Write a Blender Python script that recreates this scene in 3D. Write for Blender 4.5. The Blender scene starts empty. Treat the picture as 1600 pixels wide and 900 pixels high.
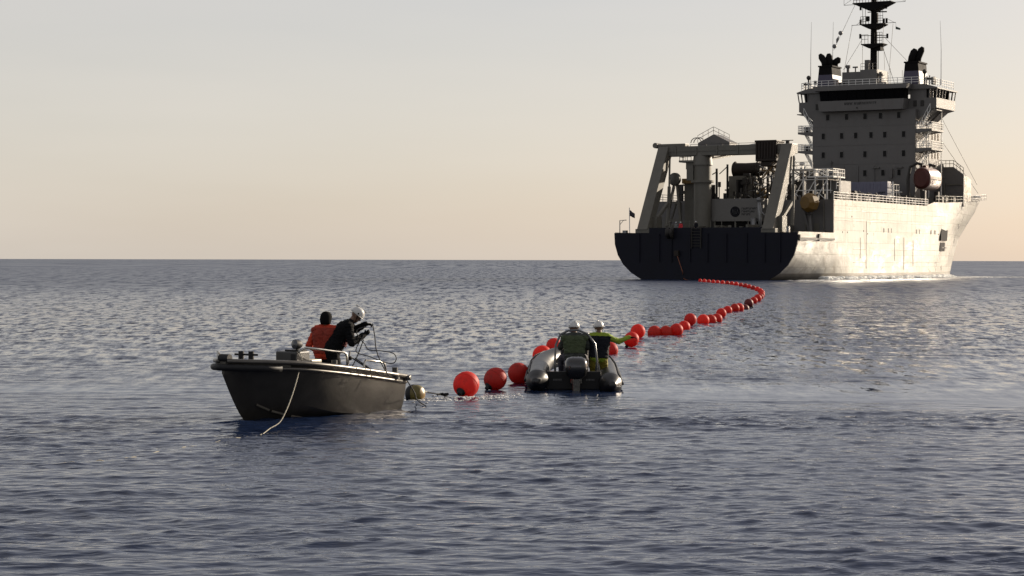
import bpy, bmesh, math, random
import numpy as np
from mathutils import Vector, Matrix, Euler, noise as mnoise
R = math.radians
random.seed(7)
rng = np.random.default_rng(11)
scene = bpy.context.scene
col = scene.collection

# ------------------------------------------------------------------ camera
CAM_H = 2.84
cam_data = bpy.data.cameras.new('camera')
cam_data.sensor_width = 36.0
cam_data.lens = 72.0
cam_data.clip_start = 0.5
cam_data.clip_end = 90000.0
cam = bpy.data.objects.new('camera', cam_data)
col.objects.link(cam)
pitch = math.atan((450 - 406.2) / 3200.0)
cam.matrix_world = (Matrix.Translation((0, 0, CAM_H)) @ Matrix.Rotation(R(90) - pitch, 4, 'X')
                    @ Matrix.Rotation(0.0022, 4, 'Z'))
scene.camera = cam

# ------------------------------------------------------------------ sky, sun, exposure
SUN_AZ, SUN_EL = R(51), R(17)          # azimuth clockwise from +Y (the view direction)
world = bpy.data.worlds.new('World')
scene.world = world
world.use_nodes = True
wn, wl = world.node_tree.nodes, world.node_tree.links
bg = wn['Background']
sky = wn.new('ShaderNodeTexSky')
sky.sky_type = 'NISHITA'
sky.sun_disc = False
sky.sun_elevation = SUN_EL
sky.sun_rotation = SUN_AZ
sky.altitude = 0
sky.air_density = 1.0
sky.dust_density = 1.3
sky.ozone_density = 2.5
hsv = wn.new('ShaderNodeHueSaturation')
hsv.inputs['Saturation'].default_value = 1.12
wl.new(sky.outputs[0], hsv.inputs['Color'])
tint = wn.new('ShaderNodeMixRGB'); tint.blend_type = 'MULTIPLY'
tint.inputs[0].default_value = 1.0
tint.inputs[2].default_value = (1.12, 0.976, 0.975, 1)
wl.new(hsv.outputs[0], tint.inputs[1])
veil = wn.new('ShaderNodeMixRGB')                      # thin even high cloud in front of the clear sky
wtc = wn.new('ShaderNodeTexCoord')                     # faint uneven streaks in the veil
wmp = wn.new('ShaderNodeMapping'); wmp.inputs['Scale'].default_value = (2.2, 2.2, 14.0); wmp.inputs['Rotation'].default_value = (0.05, 0.03, 0)
wl.new(wtc.outputs['Generated'], wmp.inputs[0])
wnz = wn.new('ShaderNodeTexNoise'); wnz.inputs['Scale'].default_value = 1.3; wnz.inputs['Detail'].default_value = 4
wl.new(wmp.outputs[0], wnz.inputs[0])
wmr = wn.new('ShaderNodeMapRange'); wl.new(wnz.outputs[0], wmr.inputs[0])
wmr.inputs[1].default_value = 0.3; wmr.inputs[2].default_value = 0.7; wmr.inputs[3].default_value = 0.54; wmr.inputs[4].default_value = 0.66
wsp = wn.new('ShaderNodeSeparateXYZ'); wl.new(wtc.outputs['Generated'], wsp.inputs[0])
wth = wn.new('ShaderNodeMapRange'); wl.new(wsp.outputs['Z'], wth.inputs[0])   # looked through at a slant the veil is thicker
wth.inputs[1].default_value = 0.10; wth.inputs[2].default_value = 0.55; wth.inputs[3].default_value = 1.0; wth.inputs[4].default_value = 0.72
wvm = wn.new('ShaderNodeMath'); wvm.operation = 'MULTIPLY'; wl.new(wmr.outputs[0], wvm.inputs[0]); wl.new(wth.outputs[0], wvm.inputs[1])
wl.new(wvm.outputs[0], veil.inputs[0])
veil.inputs[2].default_value = (8.9, 8.18, 7.4, 1)
wl.new(tint.outputs[0], veil.inputs[1])
wl.new(veil.outputs[0], bg.inputs['Color'])
bg.inputs['Strength'].default_value = 0.06
sun_data = bpy.data.lights.new('sun', 'SUN')
sun_data.energy = 5.0
sun_data.angle = R(0.6)
sun_data.color = (1.0, 0.86, 0.68)
sun = bpy.data.objects.new('sun', sun_data)
col.objects.link(sun)
sdir = Vector((math.sin(SUN_AZ) * math.cos(SUN_EL), math.cos(SUN_AZ) * math.cos(SUN_EL), math.sin(SUN_EL)))
sun.rotation_euler = sdir.to_track_quat('Z', 'Y').to_euler()
sun.location = (120, 100, 80)
vs = scene.view_settings
vs.view_transform = 'Standard'
vs.look = 'None'
vs.gamma = 1.0
vs.exposure = 0.70
vs.use_curve_mapping = False
# ------------------------------------------------------------------ materials
def new_mat(name):
    m = bpy.data.materials.new(name)
    m.use_nodes = True
    return m, m.node_tree.nodes, m.node_tree.links, m.node_tree.nodes['Principled BSDF']

# ------------------------------------------------------------------ the sea
def smooth(a, b, t):
    t = np.clip((t - a) / (b - a), 0, 1)
    return t * t * (3 - 2 * t)

def value_noise(x, y, seed):
    """smooth value noise, vectorised"""
    xi, yi = np.floor(x).astype(np.int64), np.floor(y).astype(np.int64)
    xf, yf = x - xi, y - yi
    u, v = xf * xf * (3 - 2 * xf), yf * yf * (3 - 2 * yf)
    def h(i, j):
        n = (i * 374761393 + j * 668265263 + seed * 974634777) & 0xffffffff
        n = ((n ^ (n >> 13)) * 1274126177) & 0xffffffff
        return ((n ^ (n >> 16)) & 0xffff) / 65535.0
    return (h(xi, yi) * (1 - u) + h(xi + 1, yi) * u) * (1 - v) + (h(xi, yi + 1) * (1 - u) + h(xi + 1, yi + 1) * u) * v

WAVES = []
for i in range(120):
    lam = 0.16 * (9.0 / 0.16) ** ((i + rng.random()) / 120)
    spread = R(66) if lam < 0.45 else (R(50) if lam < 1.2 else R(34))
    ang = R(-94) + rng.normal() * spread * 0.55
    WAVES.append((lam, ang, rng.random() * 2 * math.pi))

def chop_mask(x, y):
    """how rough the surface is: gusts, and smoother slicks lying along the old wake"""
    g = 0.62 * value_noise(x / 9.0 + 3, y / 4.5, 1) + 0.38 * value_noise(x / 3.1, y / 1.9 + 8, 2)
    a = 0.45 + 0.95 * g
    def band(y0, w, x0, x1, soft, amp):
        wob = (value_noise(x / 6.0, x * 0 + y0, 5) - 0.5) * w * 1.4
        return amp * np.exp(-((y - y0 - wob) / w) ** 2) * smooth(x0 - soft, x0 + soft, x) * (1 - smooth(x1 - soft, x1 + soft, x))
    rag = 0.35 + 1.0 * value_noise(x / 2.6, y / 1.1, 9)
    a = a - rag * band(42.8, 4.0, 3.0, 40, 3, 1.5)
    a = a - rag * band(53, 5.5, 7.0, 60, 4, 1.15)
    a = a - rag * band(44.5, 1.7, -40, -6.0, 2, 0.9)
    a = a + rag * band(36.0, 1.7, -1.5, 12, 2, 0.65)
    a = a + rag * band(40.5, 1.0, 6, 30, 2, 0.4)
    return np.clip(a, 0.10, 1.9)

def sea_shift(x, y, dx=0.0):
    """vertical and horizontal shift of the surface: forward-leaning, sharp-crested waves"""
    x = np.asarray(x, float); y = np.asarray(y, float)
    sh = np.broadcast(x, y).shape
    h, hx, hy = np.zeros(sh), np.zeros(sh), np.zeros(sh)
    m = chop_mask(x, y)
    for lam, ang, ph in WAVES:
        k = 2 * math.pi / lam
        steep = 0.0195 if lam < 0.5 else (0.0125 if lam < 1.2 else (0.0080 if lam < 1.8 else (0.0042 if lam < 3.5 else 0.0024)))
        a = steep / k * 1.24
        fade = 1.0 if np.isscalar(dx) else smooth(2.2, 4.5, lam / np.maximum(dx, 1e-3))
        f = k * (x * math.cos(ang) + y * math.sin(ang)) + ph
        f = f - 0.45 * np.cos(f)
        amp = a * (m if lam < 3.0 else 0.5 + 0.5 * m) * fade
        h += amp * np.cos(f)
        q = -1.15 * amp * np.sin(f)
        hx += q * math.cos(ang); hy += q * math.sin(ang)
    return h, hx, hy
def sea_height(x, y, dx=0.0): return sea_shift(x, y, dx)[0]

def build_sea():
    ys = [-30.0, -10.0, 4.0, 12.0, 15.5]
    while ys[-1] < 620:
        ys.append(ys[-1] + 0.028 * max(1.0, (ys[-1] / 20.0)) ** 1.65)
    while ys[-1] < 60000:
        ys.append(ys[-1] * 1.35)
    xs = [0.0]
    while xs[-1] < 60000:
        a = xs[-1]
        xs.append(a + (0.048 if a < 10 else 0.048 * (a / 10.0) ** 1.8 if a < 160 else a * 0.3))
    xs = np.array([-v for v in xs[:0:-1]] + xs)
    ys = np.array(ys)
    X, Y = np.meshgrid(xs, ys)
    dxs, dys = np.gradient(xs), np.gradient(ys)
    DX = np.maximum(dxs[None, :], dys[:, None] * 0.7)
    Z, HX, HY = sea_shift(X, Y, DX)
    fd = 1 - smooth(500, 620, np.hypot(X, Y))
    Z *= fd
    at_chop = chop_mask(X, Y)
    X, Y = X + HX * fd, Y + HY * fd
    nx, ny = len(xs), len(ys)
    co = np.stack([X, Y, Z], -1).reshape(-1, 3).astype(np.float32)
    idx = np.arange(nx * ny).reshape(ny, nx)
    q = np.stack([idx[:-1, :-1], idx[:-1, 1:], idx[1:, 1:], idx[1:, :-1]], -1).reshape(-1, 4).astype(np.int32)
    me = bpy.data.meshes.new('sea_surface')
    me.vertices.add(len(co)); me.vertices.foreach_set('co', co.ravel())
    me.loops.add(q.size); me.loops.foreach_set('vertex_index', q.ravel())
    me.polygons.add(len(q)); me.polygons.foreach_set('loop_start', np.arange(0, q.size, 4, dtype=np.int32))
    me.update(calc_edges=True)
    me.polygons.foreach_set('use_smooth', np.ones(len(q), bool))
    at = me.attributes.new('chop', 'FLOAT', 'POINT')
    at.data.foreach_set('value', at_chop.ravel().astype(np.float32))
    o = bpy.data.objects.new('water', me)
    col.objects.link(o)
    o['kind'] = 'structure'
    print('sea', nx, ny, len(q))
    m, n, l, b = new_mat('sea water')
    b.inputs['Base Color'].default_value = (0.009, 0.018, 0.048, 1)
    b.inputs['IOR'].default_value = 1.333
    tc = n.new('ShaderNodeNewGeometry')
    sep = n.new('ShaderNodeSeparateXYZ'); l.new(tc.outputs['Position'], sep.inputs[0])
    # open water further from the shore carries more ripples too small to model: rougher micro-surface
    mr = n.new('ShaderNodeMapRange'); mr.interpolation_type = 'SMOOTHSTEP'
    l.new(sep.outputs['Y'], mr.inputs[0])
    for i, v in zip((1, 2, 3, 4), (20, 260, 0.025, 0.30)): mr.inputs[i].default_value = v
    l.new(mr.outputs[0], b.inputs['Roughness'])
    at = n.new('ShaderNodeAttribute'); at.attribute_name = 'chop'
    def ripple(scale, stretch, rot, dist, prev, detail=3):
        mp = n.new('ShaderNodeMapping'); mp.inputs['Scale'].default_value = (scale * stretch, scale, scale); mp.inputs['Rotation'].default_value = (0, 0, rot)
        l.new(tc.outputs['Position'], mp.inputs[0])
        nz = n.new('ShaderNodeTexNoise'); nz.inputs['Scale'].default_value = 1; nz.inputs['Detail'].default_value = detail; nz.inputs['Roughness'].default_value = 0.55; nz.inputs['Distortion'].default_value = 0.4
        l.new(mp.outputs[0], nz.inputs[0])
        # sharpen: short crests, flat troughs
        pw = n.new('ShaderNodeMath'); pw.operation = 'POWER'; l.new(nz.outputs[0], pw.inputs[0]); pw.inputs[1].default_value = 2.2
        bp = n.new('ShaderNodeBump'); bp.inputs['Distance'].default_value = dist
        l.new(pw.outputs[0], bp.inputs['Height']); l.new(at.outputs['Fac'], bp.inputs['Strength'])
        if prev is not None: l.new(prev.outputs[0], bp.inputs['Normal'])
        return bp
    b1 = ripple(4.2, 0.34, 0.10, 0.030, None)
    b1 = ripple(11.0, 0.42, -0.18, 0.010, b1, 2)
    # further out single waves blur together: groups of waves and gusts lean the surface and ruffle it
    def group_noise(sx, sy, y0, y1, y2, y3):
        g = n.new('ShaderNodeMapping'); g.inputs['Scale'].default_value = (sx, sy, 1)
        l.new(tc.outputs['Position'], g.inputs[0])
        t = n.new('ShaderNodeTexNoise'); t.inputs['Scale'].default_value = 1.0; t.inputs['Detail'].default_value = 3; t.inputs['Roughness'].default_value = 0.7
        l.new(g.outputs[0], t.inputs[0])
        c = n.new('ShaderNodeMath'); c.operation = 'SUBTRACT'; l.new(t.outputs[0], c.inputs[0]); c.inputs[1].default_value = 0.5
        r = n.new('ShaderNodeValToRGB'); r.color_ramp.interpolation = 'LINEAR'
        e = r.color_ramp.elements
        f = n.new('ShaderNodeMapRange'); l.new(sep.outputs['Y'], f.inputs[0])
        f.inputs[1].default_value = y0; f.inputs[2].default_value = y1
        k = n.new('ShaderNodeMapRange'); l.new(sep.outputs['Y'], k.inputs[0])
        k.inputs[1].default_value = y2; k.inputs[2].default_value = y3; k.inputs[3].default_value = 1; k.inputs[4].default_value = 0
        p = n.new('ShaderNodeMath'); p.operation = 'MULTIPLY'; l.new(f.outputs[0], p.inputs[0]); l.new(k.outputs[0], p.inputs[1])
        q = n.new('ShaderNodeMath'); q.operation = 'MULTIPLY'; l.new(c.outputs[0], q.inputs[0]); l.new(p.outputs[0], q.inputs[1])
        n.remove(r)
        return q
    ga = group_noise(2.4, 0.50, 40, 80, 130, 260)
    gb = group_noise(1.0, 0.085, 100, 200, 500, 900)
    gc = group_noise(0.22, 0.006, 450, 900, 9000, 20000)
    s1 = n.new('ShaderNodeMath'); s1.operation = 'ADD'; l.new(ga.outputs[0], s1.inputs[0]); l.new(gb.outputs[0], s1.inputs[1])
    s2 = n.new('ShaderNodeMath'); s2.operation = 'ADD'; l.new(s1.outputs[0], s2.inputs[0]); l.new(gc.outputs[0], s2.inputs[1])
    tl = n.new('ShaderNodeMath'); tl.operation = 'MULTIPLY_ADD'; l.new(s2.outputs[0], tl.inputs[0]); tl.inputs[1].default_value = -1.7; tl.inputs[2].default_value = -0.06
    cx = n.new('ShaderNodeCombineXYZ'); l.new(tl.outputs[0], cx.inputs['Y'])
    va = n.new('ShaderNodeVectorMath'); va.operation = 'ADD'; l.new(b1.outputs[0], va.inputs[0]); l.new(cx.outputs[0], va.inputs[1])
    b2 = n.new('ShaderNodeVectorMath'); b2.operation = 'NORMALIZE'; l.new(va.outputs[0], b2.inputs[0])
    l.new(b2.outputs[0], b.inputs['Normal'])
    me.materials.append(m)
    return o
sea = build_sea()
# ------------------------------------------------------------------ mesh helpers
def basis(d):
    d = Vector(d).normalized()
    a = Vector((0, 0, 1)) if abs(d.z) < 0.95 else Vector((1, 0, 0))
    u = d.cross(a).normalized()
    return u, u.cross(d).normalized()

class MB:
    """collects shapes; build() links them as ONE mesh object"""
    def __init__(s):
        s.v, s.f, s.mi, s.sm, s.cur, s.smooth = [], [], [], [], 0, False
    def add(s, vs_, fs):
        o = len(s.v)
        s.v += [tuple(p) for p in vs_]
        for f in fs:
            s.f.append(tuple(i + o for i in f)); s.mi.append(s.cur); s.sm.append(s.smooth)
        return s
    def box(s, a, b):
        (x0, y0, z0), (x1, y1, z1) = a, b
        return s.add([(x0,y0,z0),(x1,y0,z0),(x1,y1,z0),(x0,y1,z0),(x0,y0,z1),(x1,y0,z1),(x1,y1,z1),(x0,y1,z1)],
                     [(0,3,2,1),(4,5,6,7),(0,1,5,4),(1,2,6,5),(2,3,7,6),(3,0,4,7)])
    def beam(s, p, q, w, h=None):
        h = h or w
        p, q = Vector(p), Vector(q)
        u, v = basis(q - p)
        c = [(-w/2,-h/2),(w/2,-h/2),(w/2,h/2),(-w/2,h/2)]
        return s.add([p+u*a+v*b for a, b in c] + [q+u*a+v*b for a, b in c],
                     [(3,2,1,0),(4,5,6,7),(0,1,5,4),(1,2,6,5),(2,3,7,6),(3,0,4,7)])
    def cyl(s, p, q, r0, r1=None, n=12):
        r1 = r0 if r1 is None else r1
        p, q = Vector(p), Vector(q)
        u, v = basis(q - p)
        A = [2*math.pi*i/n for i in range(n)]
        vs_ = [p+(u*math.cos(a)+v*math.sin(a))*r0 for a in A] + [q+(u*math.cos(a)+v*math.sin(a))*r1 for a in A]
        fs = [(i,(i+1)%n,n+(i+1)%n,n+i) for i in range(n)]
        s.add(vs_, fs)
        sm = s.smooth; s.smooth = False
        s.add(vs_, [tuple(range(n))[::-1], tuple(range(n,2*n))])
        s.smooth = sm
        return s
    def tube(s, pts, r, n=6, closed=False):
        pts = [Vector(p) for p in pts]
        m = len(pts); vs_ = []; u = None
        for i, p in enumerate(pts):
            d = pts[min(i+1, m-1)] - pts[max(i-1, 0)]
            d.normalize()
            if u is None: u, _ = basis(d)
            u = (u - d * u.dot(d)).normalized()
            w = d.cross(u)
            rr = r[i] if isinstance(r, (list, tuple)) else r
            vs_ += [p+(u*math.cos(2*math.pi*k/n)+w*math.sin(2*math.pi*k/n))*rr for k in range(n)]
        fs = [(i*n+k, i*n+(k+1)%n, (i+1)*n+(k+1)%n, (i+1)*n+k) for i in range(m-1) for k in range(n)]
        fs += [tuple(range(n))[::-1], tuple(range((m-1)*n, m*n))]
        return s.add(vs_, fs)
    def prism(s, poly, axis, a, b):
        """polygon of 2-tuples extruded along axis 'x','y' or 'z' from a to b"""
        n = len(poly)
        f = {'x': lambda p, t: (t, p[0], p[1]), 'y': lambda p, t: (p[0], t, p[1]), 'z': lambda p, t: (p[0], p[1], t)}[axis]
        return s.add([f(p, a) for p in poly] + [f(p, b) for p in poly],
                     [tuple(range(n))[::-1], tuple(range(n, 2*n))] + [(i,(i+1)%n,n+(i+1)%n,n+i) for i in range(n)])
    def ball(s, c, r, nu=16, nv=10, sc=(1,1,1)):
        c = Vector(c); vs_ = [c+Vector((0,0,-r*sc[2]))]
        for j in range(1, nv):
            t = -math.pi/2 + math.pi*j/nv
            vs_ += [c+Vector((r*sc[0]*math.cos(t)*math.cos(2*math.pi*i/nu), r*sc[1]*math.cos(t)*math.sin(2*math.pi*i/nu), r*sc[2]*math.sin(t))) for i in range(nu)]
        vs_.append(c+Vector((0,0,r*sc[2])))
        fs = [(0,1+(i+1)%nu,1+i) for i in range(nu)]
        for j in range(nv-2):
            a = 1+j*nu
            fs += [(a+i,a+(i+1)%nu,a+nu+(i+1)%nu,a+nu+i) for i in range(nu)]
        a = 1+(nv-2)*nu
        fs += [(a+i,a+(i+1)%nu,len(vs_)-1) for i in range(nu)]
        return s.add(vs_, fs)
    def grid(s, rows, close_u=False):
        m, n = len(rows), len(rows[0])
        vs_ = [p for r_ in rows for p in r_]
        fs = [(j*n+i, j*n+(i+1)%n, (j+1)*n+(i+1)%n, (j+1)*n+i) for j in range(m-1) for i in range(n if close_u else n-1)]
        return s.add(vs_, fs)
    def lathe(s, prof, p, d, n=18):
        """profile [(r, t)] turned about the axis p + t d"""
        p = Vector(p); d = Vector(d).normalized(); u, v = basis(d)
        rows = [[p+d*t+(u*math.cos(2*math.pi*k/n)+v*math.sin(2*math.pi*k/n))*max(r, 1e-4) for k in range(n)] for r, t in prof]
        return s.grid(rows, True)
    def rail(s, pts, h, step=1.5, bars=2, r=0.035, n=4):
        pts = [Vector(p) for p in pts]
        up = Vector((0, 0, 1))
        for k in range(bars):
            z = h * (k + 1) / bars
            for a, b in zip(pts, pts[1:]): s.beam(a+up*z, b+up*z, r*2)
        for a, b in zip(pts, pts[1:]):
            L = (b-a).length; m = max(1, round(L/step))
            for i in range(m+1): s.beam(a.lerp(b, i/m), a.lerp(b, i/m)+up*h, r*2)
        return s
    def build(s, name, mats, parent=None, bevel=0, solid=0, weld=False, recalc=True):
        me = bpy.data.meshes.new(name)
        me.from_pydata([tuple(p) for p in s.v], [], s.f)
        mats = mats if isinstance(mats, (list, tuple)) else [mats]
        for m in mats: me.materials.append(m)
        me.polygons.foreach_set('material_index', s.mi)
        me.polygons.foreach_set('use_smooth', s.sm)
        bm = bmesh.new(); bm.from_mesh(me)
        if weld: bmesh.ops.remove_doubles(bm, verts=bm.verts, dist=1e-4)
        if recalc: bmesh.ops.recalc_face_normals(bm, faces=bm.faces)
        bm.to_mesh(me); bm.free()
        o = bpy.data.objects.new(name, me)
        col.objects.link(o)
        if parent: o.parent = parent
        if bevel:
            b = o.modifiers.new('bevel', 'BEVEL'); b.width = bevel; b.segments = 2; b.limit_method = 'ANGLE'; b.angle_limit = R(40)
        if solid:
            b = o.modifiers.new('solid', 'SOLIDIFY'); b.thickness = solid; b.offset = -1
        return o

def tag(o, label, cat, group=None, kind=None):
    if label: o['label'] = label
    if cat: o['category'] = cat
    if group: o['group'] = group
    if kind: o['kind'] = kind
    return o
def thing(name, label, cat, loc=(0, 0, 0), rotz=0, group=None):
    o = bpy.data.objects.new(name, None)
    o.empty_display_size = 0.3
    col.objects.link(o)
    o.location = loc; o.rotation_euler = (0, 0, rotz)
    return tag(o, label, cat, group)

_mats = {}
def mat(name, colr, rough=0.5, metal=0.0, var=0.12, scale=3.0, bump=0.0, spec=0.5, stain=None, coat=0.0):
    """painted or bare surface with uneven colour, wear streaks and fine relief"""
    if name in _mats: return _mats[name]
    m, n, l, b = new_mat(name)
    b.inputs['Roughness'].default_value = rough
    b.inputs['Metallic'].default_value = metal
    b.inputs['Specular IOR Level'].default_value = spec
    b.inputs['Coat Weight'].default_value = coat
    tc = n.new('ShaderNodeTexCoord')
    nz = n.new('ShaderNodeTexNoise'); nz.inputs['Scale'].default_value = scale; nz.inputs['Detail'].default_value = 6; nz.inputs['Roughness'].default_value = 0.65
    l.new(tc.outputs['Object'], nz.inputs[0])
    rp = n.new('ShaderNodeMapRange'); l.new(nz.outputs[0], rp.inputs[0])
    rp.inputs[1].default_value = 0.25; rp.inputs[2].default_value = 0.75; rp.inputs[3].default_value = 1 - var; rp.inputs[4].default_value = 1 + var
    mx = n.new('ShaderNodeMixRGB'); mx.blend_type = 'MULTIPLY'; mx.inputs[0].default_value = 1
    mx.inputs[1].default_value = (*colr, 1); l.new(rp.outputs[0], mx.inputs[2])
    out = mx.outputs[0]
    if stain:
        sc, amount, scol = stain
        mp = n.new('ShaderNodeMapping'); mp.inputs['Scale'].default_value = sc
        l.new(tc.outputs['Object'], mp.inputs[0])
        ns = n.new('ShaderNodeTexNoise'); ns.inputs['Scale'].default_value = 1; ns.inputs['Detail'].default_value = 5; ns.inputs['Roughness'].default_value = 0.7
        l.new(mp.outputs[0], ns.inputs[0])
        r2 = n.new('ShaderNodeMapRange'); l.new(ns.outputs[0], r2.inputs[0])
        r2.inputs[1].default_value = 0.52; r2.inputs[2].default_value = 0.75; r2.inputs[4].default_value = amount
        m2 = n.new('ShaderNodeMixRGB'); l.new(r2.outputs[0], m2.inputs[0]); l.new(out, m2.inputs[1]); m2.inputs[2].default_value = (*scol, 1)
        out = m2.outputs[0]
    l.new(out, b.inputs['Base Color'])
    rr = n.new('ShaderNodeMapRange'); l.new(nz.outputs[0], rr.inputs[0])
    rr.inputs[3].default_value = max(0.02, rough - 0.12); rr.inputs[4].default_value = min(1, rough + 0.12)
    l.new(rr.outputs[0], b.inputs['Roughness'])
    if bump:
        bp = n.new('ShaderNodeBump'); bp.inputs['Distance'].default_value = bump; bp.inputs['Strength'].default_value = 0.6
        l.new(nz.outputs[0], bp.inputs['Height']); l.new(bp.outputs[0], b.inputs['Normal'])
    _mats[name] = m
    return m

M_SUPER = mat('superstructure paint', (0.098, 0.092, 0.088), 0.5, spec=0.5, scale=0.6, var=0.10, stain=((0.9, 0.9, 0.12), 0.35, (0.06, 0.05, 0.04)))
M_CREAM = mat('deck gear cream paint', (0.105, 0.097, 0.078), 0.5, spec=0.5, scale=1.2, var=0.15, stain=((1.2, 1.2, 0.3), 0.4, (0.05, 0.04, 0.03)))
def hull_paint():
    """white topsides: plates a shade apart, weather streaks, dented between frames"""
    m, n, l, b = new_mat('white hull paint')
    tc = n.new('ShaderNodeTexCoord'); sp = n.new('ShaderNodeSeparateXYZ'); l.new(tc.outputs['Object'], sp.inputs[0])
    cb = n.new('ShaderNodeCombineXYZ'); l.new(sp.outputs['Y'], cb.inputs[0]); l.new(sp.outputs['Z'], cb.inputs[1])
    br = n.new('ShaderNodeTexBrick'); br.inputs['Scale'].default_value = 1.0; br.inputs['Brick Width'].default_value = 6.2; br.inputs['Row Height'].default_value = 1.85; br.inputs['Mortar Size'].default_value = 0.035
    br.inputs['Color1'].default_value = (.54, .52, .465, 1); br.inputs['Color2'].default_value = (.40, .38, .335, 1); br.inputs['Mortar'].default_value = (.31, .285, .235, 1)
    l.new(cb.outputs[0], br.inputs[0])
    def noise(sc, det=5, ro=.65):
        mp = n.new('ShaderNodeMapping'); mp.inputs['Scale'].default_value = sc; l.new(tc.outputs['Object'], mp.inputs[0])
        z = n.new('ShaderNodeTexNoise'); z.inputs['Scale'].default_value = 1; z.inputs['Detail'].default_value = det; z.inputs['Roughness'].default_value = ro
        l.new(mp.outputs[0], z.inputs[0]); return z
    def ramp(z, a, c, lo, hi):
        r = n.new('ShaderNodeMapRange'); l.new(z.outputs[0], r.inputs[0])
        for i, v in zip((1, 2, 3, 4), (a, c, lo, hi)): r.inputs[i].default_value = v
        return r
    st = ramp(noise((.8, .9, .07)), .50, .72, 0, .62)
    m1 = n.new('ShaderNodeMixRGB'); l.new(st.outputs[0], m1.inputs[0]); l.new(br.outputs[0], m1.inputs[1]); m1.inputs[2].default_value = (.24, .185, .125, 1)
    pt = ramp(noise((.16, .16, .28)), .45, .70, 0, .45)
    m2 = n.new('ShaderNodeMixRGB'); l.new(pt.outputs[0], m2.inputs[0]); l.new(m1.outputs[0], m2.inputs[1]); m2.inputs[2].default_value = (.33, .31, .28, 1)
    rs = ramp(noise((2.2, 2.4, .16), 6, .75), .63, .74, 0, .8)
    m3 = n.new('ShaderNodeMixRGB'); l.new(rs.outputs[0], m3.inputs[0]); l.new(m2.outputs[0], m3.inputs[1]); m3.inputs[2].default_value = (.15, .07, .035, 1)
    l.new(m3.outputs[0], b.inputs['Base Color'])
    rg = ramp(noise((.25, .25, .5)), .3, .7, .22, .5); l.new(rg.outputs[0], b.inputs['Roughness'])
    d1 = noise((.55, .55, .8), 2, .5)
    bp = n.new('ShaderNodeBump'); bp.inputs['Distance'].default_value = .10; bp.inputs['Strength'].default_value = .7; l.new(d1.outputs[0], bp.inputs['Height'])
    b2 = n.new('ShaderNodeBump'); b2.inputs['Distance'].default_value = .03; b2.inputs['Strength'].default_value = .5; b2.invert = True; l.new(br.outputs['Fac'], b2.inputs['Height']); l.new(bp.outputs[0], b2.inputs['Normal'])
    l.new(b2.outputs[0], b.inputs['Normal'])
    return m
M_HULLW = hull_paint()
M_BOOT = mat('boot topping', (0.22, 0.20, 0.17), 0.5, scale=1.0, var=0.25, stain=((0.6, 0.6, 0.4), 0.5, (0.10, 0.10, 0.06)))
M_NAVY = mat('navy stern paint', (0.006, 0.0065, 0.013), 0.6, spec=0.2, scale=0.5, var=0.3)
M_BLACK = mat('black paint', (0.010, 0.010, 0.011), 0.55, spec=0.25, scale=2)
M_SOOT = mat('sooty black', (0.008, 0.007, 0.007), 0.8, spec=0.1, scale=2)
M_FUNNEL = mat('purple funnel band', (0.05, 0.042, 0.075), 0.5, scale=1)
M_GLASS = mat('dark glass', (0.004, 0.004, 0.005), 0.25, spec=0.12, var=0.05)
M_DECK = mat('deck coating', (0.09, 0.075, 0.06), 0.7, scale=1.5, var=0.2)
M_OCHRE = mat('ochre paint', (0.16, 0.09, 0.014), 0.5, scale=2, var=0.2, stain=((2, 2, 0.5), 0.5, (0.12, 0.07, 0.03)))
M_MAROON = mat('lifeboat orange red', (0.07, 0.018, 0.013), 0.5, spec=0.3, scale=2, var=0.15)
M_FADED = mat('pale lifeboat gelcoat', (0.36, 0.27, 0.235), 0.34, scale=2, var=0.08)
M_BLUEGREY = mat('pale blue container paint', (0.12, 0.12, 0.17), 0.5, scale=1.2, var=0.1)
M_MACH = mat('dark machinery', (0.028, 0.025, 0.022), 0.55, spec=0.3, scale=2, var=0.3)
M_BROWN = mat('brown greased steel', (0.022, 0.016, 0.012), 0.6, spec=0.25, scale=3, var=0.3)
M_STEEL = mat('bare grey steel', (0.20, 0.20, 0.20), 0.4, metal=0.6, scale=4, var=0.2)
M_WHITE = mat('white paint', (0.68, 0.67, 0.64), 0.35, scale=3, var=0.06)
M_LETTER = mat('dark lettering', (0.006, 0.006, 0.009), 0.6, spec=0.15)
# ------------------------------------------------------------------ the cable ship (x = starboard, y = forward, z = up)
ship = thing('cable_ship', 'large white cable-laying ship with navy stern, cream A-frame and tall bridge tower', 'ship', (28.17, 300, 0), R(-30))

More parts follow.
